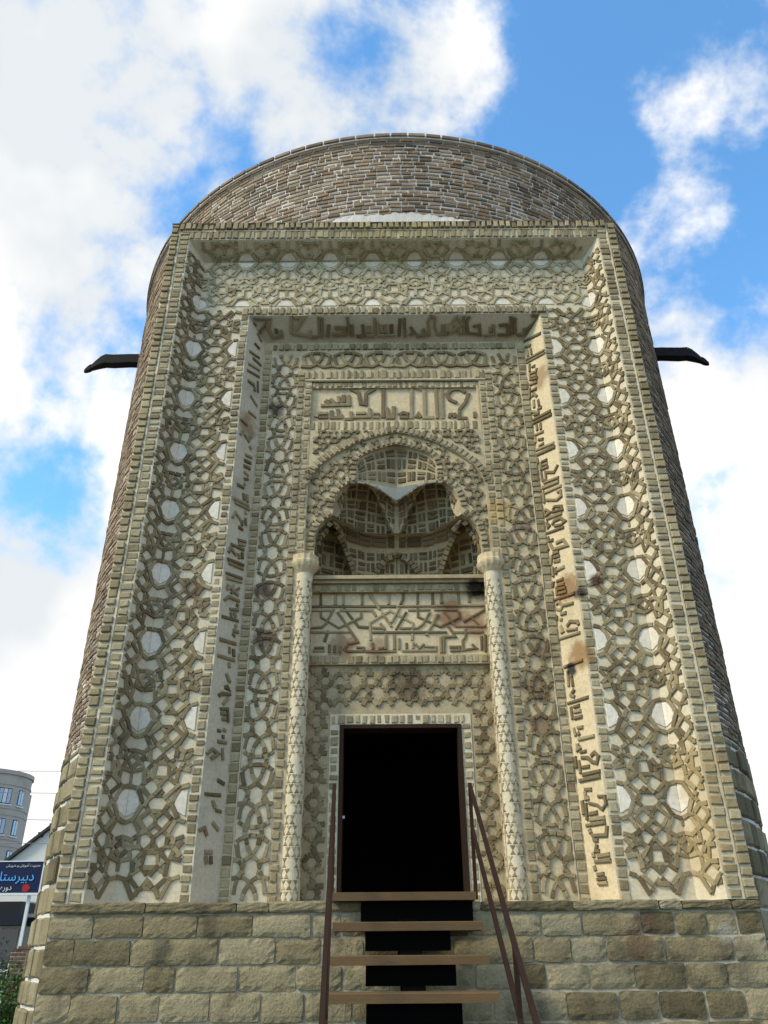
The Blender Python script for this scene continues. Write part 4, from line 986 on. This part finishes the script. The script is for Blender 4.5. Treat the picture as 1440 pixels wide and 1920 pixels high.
# --- plinth of hewn blocks
FPl = wall(-.026)
pw = MB(); pw.quad((-3.19, -.021, 0), (3.19, -.021, 0), (3.19, -.021, ZL - .02), (-3.19, -.021, ZL - .02)); pw.quad((-3.19, -.06, ZL - .012), (3.19, -.06, ZL - .012), (3.19, 1.0, ZL - .004), (-3.19, 1.0, ZL - .004))
for s in (-1, 1): pw.quad((s * 3.19, -.02, 0), (s * 3.19, 1.5, 0), (s * 3.19, 1.5, ZL), (s * 3.19, -.02, ZL))
plinth = pw.build('plinth', M['stone_joint'], tower)
def block(u0, v0, u1, v1, h, rough=.011, wob=.007):
    nu, nv_ = max(4, int((u1 - u0) / .05)), 5; V, f = [], []
    tone = random.random(); seed = random.uniform(0, 100)
    co = [(rj(wob), rj(wob)) for _ in range(4)]
    for i in range(nu + 1):
        for j in range(nv_ + 1):
            a, b = i / nu, j / nv_
            e = min(a * (u1 - u0), (1 - a) * (u1 - u0), b * (v1 - v0), (1 - b) * (v1 - v0))
            edge = e < 1e-6
            du = sum(w * c[0] for w, c in zip(((1 - a) * (1 - b), a * (1 - b), a * b, (1 - a) * b), co)); dv = sum(w * c[1] for w, c in zip(((1 - a) * (1 - b), a * (1 - b), a * b, (1 - a) * b), co))
            corner = edge and (a in (0, 1)) and (b in (0, 1))
            pu, pv = u0 + a * (u1 - u0) + du, v0 + b * (v1 - v0) + dv
            if corner: pu += (.005 if a == 0 else -.005); pv += (.005 if b == 0 else -.005)
            elif edge: pu += rj(.004); pv += rj(.004)
            hh = h - .009 + rj(.005) if edge else h + rough * (.7 * math.sin(pu * 31 + seed) * math.cos(pv * 27 + seed * 2) * .35 + rj(.38))
            V.append(FPl.P(pu, pv, hh))
    for i in range(nu):
        for j in range(nv_):
            p = i * (nv_ + 1) + j; f.append((p, p + nv_ + 1, p + nv_ + 2, p + 1))
    rim_i = [i * (nv_ + 1) for i in range(nu + 1)] + [nu * (nv_ + 1) + j for j in range(1, nv_ + 1)] + [i * (nv_ + 1) + nv_ for i in range(nu - 1, -1, -1)] + [j for j in range(nv_ - 1, 0, -1)]
    nb0 = len(V); V += [V[i] + Vector((0, .05, 0)) for i in rim_i]
    for k in range(len(rim_i)): k2 = (k + 1) % len(rim_i); f.append((rim_i[k2], rim_i[k], nb0 + k, nb0 + k2))
    return (V, f, tone, nb0)
JO = [  # joints of the top courses, as pixel x in the photograph
    [93, 176, 269, 371, 473, 583, 640, 720, 800, 880, 946, 1014, 1090, 1201, 1265, 1323, 1382, 1432],
    [84, 138, 245, 409, 515, 600, 680, 760, 850, 998, 1070, 1138, 1247, 1376, 1438],
    [80, 166, 269, 327, 446, 555, 640, 730, 810, 890, 977, 1026, 1105, 1191, 1288, 1364, 1440],
    [71, 131, 220, 297, 392, 489, 570, 660, 750, 840, 925, 1063, 1160, 1236, 1325, 1399, 1440]]
ZCO = [(1.735, 1.925, 1735), (1.525, 1.735, 1785), (1.322, 1.525, 1836), (1.10, 1.322, 1888)]
bl = []
for (z0, z1, py), js in zip(ZCO, JO):
    us = [FPl.px(x, py)[0] for x in js]; us[0] = -3.19; us[-1] = 3.19
    for a, b in zip(us, us[1:]):
        if b - a > .05: bl.append(block(a + .008 + abs(rj(.007)), z0 + .008 + abs(rj(.005)), b - .006, z1 - .006 - abs(rj(.004)), .020 + rj(.009)))
z1 = 1.10
while z1 > .12:
    z0 = max(0.0, z1 - random.uniform(.2, .25)); a = -3.19
    while a < 3.19:
        b = min(3.19, a + random.uniform(.34, .56))
        if 3.19 - b < .15: b = 3.19
        bl.append(block(a + .01, z0 + .01, b - .01, z1 - .01, .026 + rj(.008))); a = b
    z1 = z0
emit(plinth, 'stone_block', bl, M['stone'], 300, smooth=True)
lc = []
us = [-3.2, FPl.px(275, 1700)[0], FPl.px(445, 1700)[0], FPl.px(505, 1700)[0], FPl.px(620, 1700)[0], .1, .68, FPl.px(1074, 1700)[0], FPl.px(1235, 1700)[0], FPl.px(1277, 1700)[0], FPl.px(1370, 1700)[0], 3.2]
FPl = wall(-.055)
for a, b in zip(us, us[1:]): lc.append(block(a + .005, 1.937, b - .005, ZL + rj(.006), .012, .010, .006))
emit(plinth, 'ledge_stone', lc, M['stone'])

# --- rain spouts
def spout(sx):
    y = 3.75; o = MB()
    xw = XC + sx * math.sqrt(RD ** 2 - (y - YC) ** 2) - sx * .1
    zt = 11.62 if sx < 0 else 11.68
    # box gutter, section narrowing to a drooping beak
    secs = [(0, .0, .20, .17), (.30, .008, .195, .17), (.60, -.004, .20, .168), (.76, .012, .205, .165), (.84, -.03, .19, .15), (.93, -.12, .14, .12), (1.00, -.20, .10, .085), (1.03, -.205, .12, .09), (1.08, -.25, .10, .075), (1.13, -.31, .055, .045)]
    vs, fs = [], []
    for (d, dz, hh, ww) in secs:
        x = xw + sx * d
        for (b, c) in ((-1, -1), (1, -1), (1, 1), (-1, 1)): vs.append(Vector((x, y + b * ww / 2, zt + dz + (c - 1) * hh / 2)))
    for i in range(len(secs) - 1):
        for k in range(4): fs.append((i * 4 + k, i * 4 + (k + 1) % 4, i * 4 + 4 + (k + 1) % 4, i * 4 + 4 + k))
    fs.append(tuple(range(4))); fs.append(tuple(range(len(vs) - 4, len(vs))))
    o.add((vs, fs, .4)); so = o.build('rain_spout', M['spout'], tower)
    p = MB(); t = .1
    while t < .66:
        L = random.uniform(.08, .18); p.box(*sorted((xw + sx * t, xw + sx * (t + L))), y - .082, y + .06, zt - .028 - random.uniform(0, .03), zt + .008); t += L + random.uniform(.01, .06)
    p.build('whitewash_crust', M['spouttop'], so)
spout(-1); spout(1)

# ------------------------------------------------------------------ the stair
stair = thing('open_stair', 'steep open stair of brown timber treads up to the dark doorway', 'stair')
RISE, RUN = .246, .30
nst = 9
for i in range(nst):
    zt = 2.088 - i * RISE; yf = -.20 - i * RUN; sh = .012 * i
    mb = MB(); a, b = -.645 + sh * .9 + rj(.008), .622 + sh + rj(.008)
    dpt = .30 if i else .34
    V = []; f = []
    for (x, y) in ((a, yf), (b, yf), (b, yf + dpt), (a, yf + dpt)):
        for z in (zt - .068, zt - .006, zt): V.append(Vector((x + rj(.003), y + rj(.002) + (.006 if z == zt else 0), z + rj(.002))))
    for k in range(4):
        p, q = k * 3, ((k + 1) % 4) * 3
        f += [(p, q, q + 1, p + 1), (p + 1, q + 1, q + 2, p + 2)]
    f += [(2, 5, 8, 11), (0, 9, 6, 3)]
    mb.add((V, f, random.random())); mb.build('tread', M['wood'], stair)
    if zt > .3:
        bk = MB(); bk.box(-.365 + sh, .36 + sh, yf + .13, yf + .27, zt - .215, zt - .07); bk.build('bracket', M['black'], stair)
st = MB()
V = []
for (y, z) in ((-.12, 2.0), (-.2 - 8 * RUN, 2.0 - 8 * RISE - .10), (-.2 - 8 * RUN + .1, 0.0), (.0, 1.78)):
    k = (-y) * .04
    V += [Vector((-.085 + k, y + .16, z)), Vector((.10 + k, y + .16, z))]
st.add((V, [(0, 1, 3, 2), (2, 3, 5, 4), (4, 5, 7, 6), (6, 7, 1, 0), (0, 2, 4, 6), (1, 7, 5, 3)], .5))
st.build('stringer', M['black'], stair)
lp = MB(); lp.box(-.40, .60, -.10, -.03, 1.78, 2.015); lp.build('landing_shade_box', M['black'], stair)  # black box added as the shadow under the top tread
def railing(x0, x1, mid):
    o = MB()
    o.box(0, 0, 0, 0, 0, 0)
    o = MB()
    def bar(p, q, w=.032):
        p, q = Vector(p), Vector(q); d = (q - p).normalized(); a = d.cross(Vector((1, 0, 0))).normalized() * w / 2; b = Vector((1, 0, 0)) * w / 2
        V = [t + s1 * a + s2 * b for t in (p, q) for s1, s2 in ((-1, -1), (1, -1), (1, 1), (-1, 1))]
        return (V, [(0, 1, 2, 3), (7, 6, 5, 4), (0, 4, 5, 1), (1, 5, 6, 2), (2, 6, 7, 3), (3, 7, 4, 0)], .5)
    rl = bpy.data.objects.new('handrail', None); COL.objects.link(rl); rl.parent = stair; rl.empty_display_size = .1
    top0, top1 = Vector((x0, -.06, 3.03)), Vector((x1, -2.85, 1.22))
    for nm, p, q in (('rail', top0, top1), ('post', (x0, -.06, 2.03), top0 + Vector((0, 0, .01)))):
        mesh_obj(nm, *bar(p, q)[:2], M['rust'], rl, .5)
    if mid: mesh_obj('rail', *bar(top0 + Vector((0, -.01, -.40)), top1 + Vector((0, .18, -.30)))[:2], M['rust'], rl, .3)
    t = .76; p = top0.lerp(top1, t)
    mesh_obj('post', *bar(p - Vector((0, 0, 1.0)), p - Vector((0, 0, .01)))[:2], M['rust'], rl, .4)
railing(-.665, -.53, True); railing(.64, .66, True)

# ------------------------------------------------------------------ things behind the tower, left
bl_ = thing('apartment_building', 'grey rounded apartment block with white framed windows', 'building', (0, 0, 0))
bx, by, br, HB = -44.7, 84.0, 4.5, 19.4
def ap(t, rad, z): return Vector((bx + rad * math.sin(t), by - rad * math.cos(t), z))
T0, T1, n = R(-10), R(175), 56
ts = [T0 + (T1 - T0) * k / n for k in range(n + 1)]
w = MB()
for a0, a1 in zip(ts, ts[1:]): w.quad(ap(a0, br, 0), ap(a1, br, 0), ap(a1, br, HB), ap(a0, br, HB))
w.build('wall', M['stucco'], bl_, smooth=True)
w = MB(); w.box(bx - 14, bx + .0, by - br + .03, by + 12, 0, HB - .02); w.build('main_block', M['stucco'], bl_)
w = MB()
for a0, a1 in zip(ts, ts[1:]):
    for (r0, z0), (r1, z1) in (((br, HB - .35), (br + .16, HB - .3)), ((br + .16, HB - .3), (br + .16, HB + .12)), ((br + .16, HB + .12), (0.0, HB + .2))): w.quad(ap(a0, r0, z0), ap(a1, r0, z0), ap(a1, r1, z1), ap(a0, r1, z1))
w.build('parapet', M['stucco'], bl_)
for fl in range(5):
    zc = 16.85 - fl * 3.05
    for dz in (-1.25, 1.15):
        bd = MB()
        for a0, a1 in zip(ts, ts[1:]):
            bd.quad(ap(a0, br + .07, zc + dz), ap(a1, br + .07, zc + dz), ap(a1, br + .07, zc + dz + .14), ap(a0, br + .07, zc + dz + .14)); bd.quad(ap(a0, br, zc + dz), ap(a1, br, zc + dz), ap(a1, br + .07, zc + dz), ap(a0, br + .07, zc + dz))
        bd.build('string_course', M['stucco'], bl_)
    for t, hw in ((R(50), .165), (R(77), .10), (R(18), .165)):
        fr = MB(); m = 6
        for q in range(m):
            u0, u1 = t - hw + 2 * hw * q / m, t - hw + 2 * hw * (q + 1) / m
            fr.quad(ap(u0, br + .02, zc - .8), ap(u1, br + .02, zc - .8), ap(u1, br + .02, zc + .8), ap(u0, br + .02, zc + .8))
        fo = fr.build('window', M['darkroof'], bl_)
        np_ = 3 if hw > .12 else 2
        for q in range(np_):
            u0, u1 = t - hw + .012 + q * (2 * hw - .024) / np_ + .008, t - hw + .012 + (q + 1) * (2 * hw - .024) / np_ - .008
            g = MB(); g.quad(ap(u0, br + .06, zc - .72), ap(u1, br + .06, zc - .72), ap(u1, br + .06, zc + .72), ap(u0, br + .06, zc + .72)); g.build('pane', M['glass'] if q != 1 else M['frame'], fo)
        sl = MB(); z0, z1 = zc - .95, zc - .82; e = hw + .03
        sl.add(([ap(t - e, br, z0), ap(t + e, br, z0), ap(t + e, br + .16, z0), ap(t - e, br + .16, z0), ap(t - e, br, z1), ap(t + e, br, z1), ap(t + e, br + .16, z1), ap(t - e, br + .16, z1)], [(0, 1, 2, 3), (4, 7, 6, 5), (3, 2, 6, 7), (0, 3, 7, 4), (1, 5, 6, 2)], .6)); sl.build('sill', M['frame'], fo)

hall = thing('gabled_hall', 'white rendered hall with a sloping dark eave beside the tower', 'building')
hw_ = MB(); y = 40.0
V = [Vector(p) for p in ((-24.5, y, 0), (-10, y, 0), (-10, y, 10.2), (-15.0, y, 11.5), (-24.5, y, 3.6), (-24.5, y + 16, 0), (-10, y + 16, 0), (-10, y + 16, 10.2), (-15, y + 16, 11.5), (-24.5, y + 16, 3.6))]
hw_.add((V, [(0, 1, 2, 3, 4), (5, 9, 8, 7, 6), (0, 4, 9, 5), (1, 6, 7, 2)], .6)); hw_.build('wall', M['hallwall'], hall)
rf2 = MB()
def slab(p, q, t=.16, o=.25):
    d = Vector((q[0] - p[0], 0, q[1] - p[1])).normalized(); nn = Vector((-d.z, 0, d.x)); nn = nn if nn.z > 0 else -nn
    P = [Vector((p[0], yy, p[1])) + nn * s for yy in (y - o, y + 16 + o) for s in (.02, t)] + [Vector((q[0], yy, q[1])) + nn * s for yy in (y - o, y + 16 + o) for s in (.02, t)]
    rf2.add((P, [(0, 1, 5, 4), (2, 6, 7, 3), (0, 4, 6, 2), (1, 3, 7, 5), (0, 2, 3, 1), (4, 5, 7, 6)], .5))
slab((-24.9, 3.27), (-15.0, 11.5)); slab((-15.0, 11.5), (-9.6, 10.1))
rf2.build('roof', M['darkroof'], hall)
for k in range(3):
    v = MB(); xx = -19.9 + k * .55; zz = 7.55 + k * .46
    v.box(xx, xx + .3, y - .1, y + .3, zz, zz + .26); v.build('roof_vent', M['darkroof'], hall)

sign = thing('school_sign', 'navy blue banner sign with light blue lettering on white posts', 'sign')
sy = 14.0
sg = MB(); sg.box(-13.2, -8.93, sy, sy + .06, 3.02, 3.74); sg.build('panel', M['signblue'], sign)
sg = MB()
for (a, b, c, d) in ((-13.24, -8.89, 2.965, 3.02), (-13.24, -8.89, 3.74, 3.765)): sg.box(a, b, sy - .02, sy + .08, c, d)
sg.box(-8.93, -8.89, sy - .02, sy + .08, 3.02, 3.74)
sg.build('panel_frame', M['signwhite'], sign)
for xx in (-12.9, -9.22):
    sg = MB(); sg.box(xx, xx + .07, sy + .07, sy + .14, 0, 3.0); sg.build('post', M['signwhite'], sign)
def text_part(txt, x_right, z, size, material, name):
    cu = bpy.data.curves.new(name, 'FONT'); cu.body = txt; cu.size = size; cu.align_x = 'RIGHT'; cu.extrude = .004
    o = bpy.data.objects.new(name, cu); COL.objects.link(o); dg = bpy.context.evaluated_depsgraph_get(); dg.update()
    me = bpy.data.meshes.new_from_object(o.evaluated_get(dg)); bpy.data.objects.remove(o); me.materials.clear(); me.materials.append(material)
    t = bpy.data.objects.new(name, me); COL.objects.link(t); t.parent = sign; t.rotation_euler = (R(90), 0, 0); t.location = (x_right, sy - .012, z)
    return t
main = ''.join(chr(c) for c in (0xFEA9, 0xFE91, 0xFEF4, 0xFEAE, 0xFEB3, 0xFE98, 0xFE8E, 0xFEE5, 32, 0xFEEB, 0xFEF4, 0xFE84, 0xFE95))[::-1]
low = ''.join(chr(c) for c in (0xFEA9, 0xFEED, 0xFEAD, 0xFEE9, 32, 0xFE8D, 0xFEED, 0xFEDD))[::-1]
up = ''.join(chr(c) for c in (0xFEE3, 0xFEAA, 0xFEF3, 0xFEAE, 0xFEF3, 0xFE96, 32, 0xFE81, 0xFEE3, 0xFEEE, 0xFEAF, 0xFEB5, 32, 0xFEED, 32, 0xFEA8, 0xFEAE, 0xFEED, 0xFEAD, 0xFEB5))[::-1]
text_part(main, -9.10, 3.30, .30, M['signtext'], 'lettering'); text_part(low, -9.62, 3.09, .17, M['signwhite'], 'lettering'); text_part(up, -9.0, 3.625, .085, M['signwhite'], 'lettering')
em = MB(); em.add(([Vector((-9.27 + .10 * math.cos(t) * (1 + .12 * math.cos(3 * t)), sy - .014, 3.13 + .09 * math.sin(t))) for t in [2 * math.pi * k / 20 for k in range(20)]], [tuple(range(20))], .5)); em.build('emblem', M['signred'], sign)

kiosk = thing('entrance_kiosk', 'grey glazed entrance kiosk with dark canopy below the blue sign', 'kiosk')
kb = MB(); kb.box(-13.5, -9.62, 15.2, 18.5, 0, 2.9); kb.build('wall', M['hallwall'], kiosk)
kb = MB(); kb.box(-13.6, -9.55, 14.6, 18.6, 2.32, 2.86); kb.build('canopy', M['darkroof'], kiosk)
for k in range(4):
    kb = MB(); kb.box(-11.9 + k * .56, -11.40 + k * .56, 15.16, 15.19, .9, 2.25); kb.build('pane', M['darkglass'], kiosk)
for k in range(3):
    kb = MB(); kb.box(-9.58 + k * .34, -9.27 + k * .34, 15.15, 15.18, .2, 2.5); kb.build('side_pane', M['darkglass'] if k != 1 else M['glass'], kiosk)
kb = MB(); kb.box(-9.60, -9.57, 15.1, 15.2, 0, 2.7); kb.box(-8.60, -8.55, 15.1, 15.2, 0, 2.7); kb.box(-9.6, -8.55, 15.1, 15.2, 2.52, 2.60); kb.build('door_frame', M['signwhite'], kiosk)

pier = thing('brick_pier', 'small stepped brown brick pier beside the tower foot', 'pier')
pc = MB(); px_, py_ = -7.34, 10.0
pc.box(px_ - .27, px_ + .27, py_ - .12, py_ + .12, 0, 1.74); pc.build('core', M['mortar'], pier)
pbk = []; FPr = Frame((px_, py_ - .12, 0), (1, 0, 0), (0, 0, 1)); z = .02; k = 0
while z < 1.72:
    x = -.27 + (0 if k % 2 else -.07)
    while x < .27:
        a, b = max(x, -.275), min(x + .14, .275)
        if b - a > .03: pbk.append(rect(FPr, a + .006, z, b - .006, z + .055, .012, bev=.004, jit=.003))
        x += .14
    z += .07; k += 1
emit(pier, 'brick', pbk, M['pierbrick'])
pc = MB(); pc.box(px_ - .14, px_ + .30, py_ - .14, py_ + .14, 1.742, 1.80); pc.box(px_ + .0, px_ + .31, py_ - .135, py_ + .135, 1.802, 1.86); pc.build('cap_course', M['pierbrick'], pier)

fence = thing('white_railing', 'white metal bar railing half hidden by shrubs', 'railing', (0, 0, 0))
for k in range(9):
    fm = MB(); xx = -9.6 + k * .22; fm.box(xx, xx + .05, 10.4, 10.43, 0, 1.5 + .03 * (k % 2)); fm.build('bar', M['signwhite'], fence)
for zz in (.35, 1.35):
    fm = MB(); fm.box(-9.7, -7.62, 10.44, 10.47, zz, zz + .05); fm.build('cross_bar', M['signwhite'], fence)

def shrub(label, x, y, hgt, wid, seed, n=1500):
    rnd = random.Random(seed); t = thing('shrub', label, 'shrub', (x, y, 0))
    st_ = MB(); tips = []
    for k in range(9):
        a = rnd.uniform(0, 6.28); l = rnd.uniform(.5, .95); tip = Vector((math.cos(a) * wid * .6 * rnd.random(), math.sin(a) * wid * .6 * rnd.random(), hgt * l)); midp = tip * .5 + Vector((rnd.uniform(-.08, .08), rnd.uniform(-.08, .08), 0))
        st_.tube([(tip.x * .1, tip.y * .1, 0), midp, tip], [.018, .012, .004], 6); tips.append((midp, tip))
    st_.build('stem', M['bark'], t)
    lf = MB()
    for k in range(n):
        m, tp_ = rnd.choice(tips); c = m.lerp(tp_, rnd.uniform(-.5, 1.1)) + Vector((rnd.gauss(0, wid * .22), rnd.gauss(0, wid * .22), rnd.gauss(0, .10)))
        if c.z < .03: continue
        d = Vector((rnd.gauss(0, 1), rnd.gauss(0, 1), rnd.gauss(.2, .7))).normalized(); s = d.cross(Vector((rnd.gauss(0, 1), rnd.gauss(0, 1), rnd.gauss(0, 1)))).normalized(); L = rnd.uniform(.05, .10)
        lf.add(([c, c + d * L * .5 + s * L * .24, c + d * L, c + d * L * .5 - s * L * .24], [(0, 1, 2, 3)], rnd.random()))
    o = lf.build('foliage', M['leaf'], t, kind='stuff')
shrub('tall leafy green shrub in front of the white railing', -7.75, 9.2, 2.05, .75, 3, 2200)
shrub('low dense green shrub against the foot of the tower', -6.95, 8.6, 1.45, .7, 5, 2400)
shrub('loose green shrub spreading beside the entrance kiosk', -8.7, 9.6, 1.9, .9, 8, 2200)

for k, (za, zb) in enumerate(((10.9, 11.35), (9.9, 10.0), (8.6, 8.5), (7.4, 7.3))):
    cbl = MB(); pts = []
    for i in range(13):
        t = i / 12; pts.append((-32 + 24 * t, 36 + 4 * t, za + (zb - za) * t - .35 * 4 * t * (1 - t)))
    cbl.tube(pts, .018, 5); o = cbl.build('overhead_cable', M['cable'])
    o['label'] = ('topmost', 'second', 'third', 'lowest')[k] + ' thin grey cable strung past the apartment block'; o['category'] = 'cable'; o['group'] = 'overhead cables'

scene.render.engine = 'CYCLES'
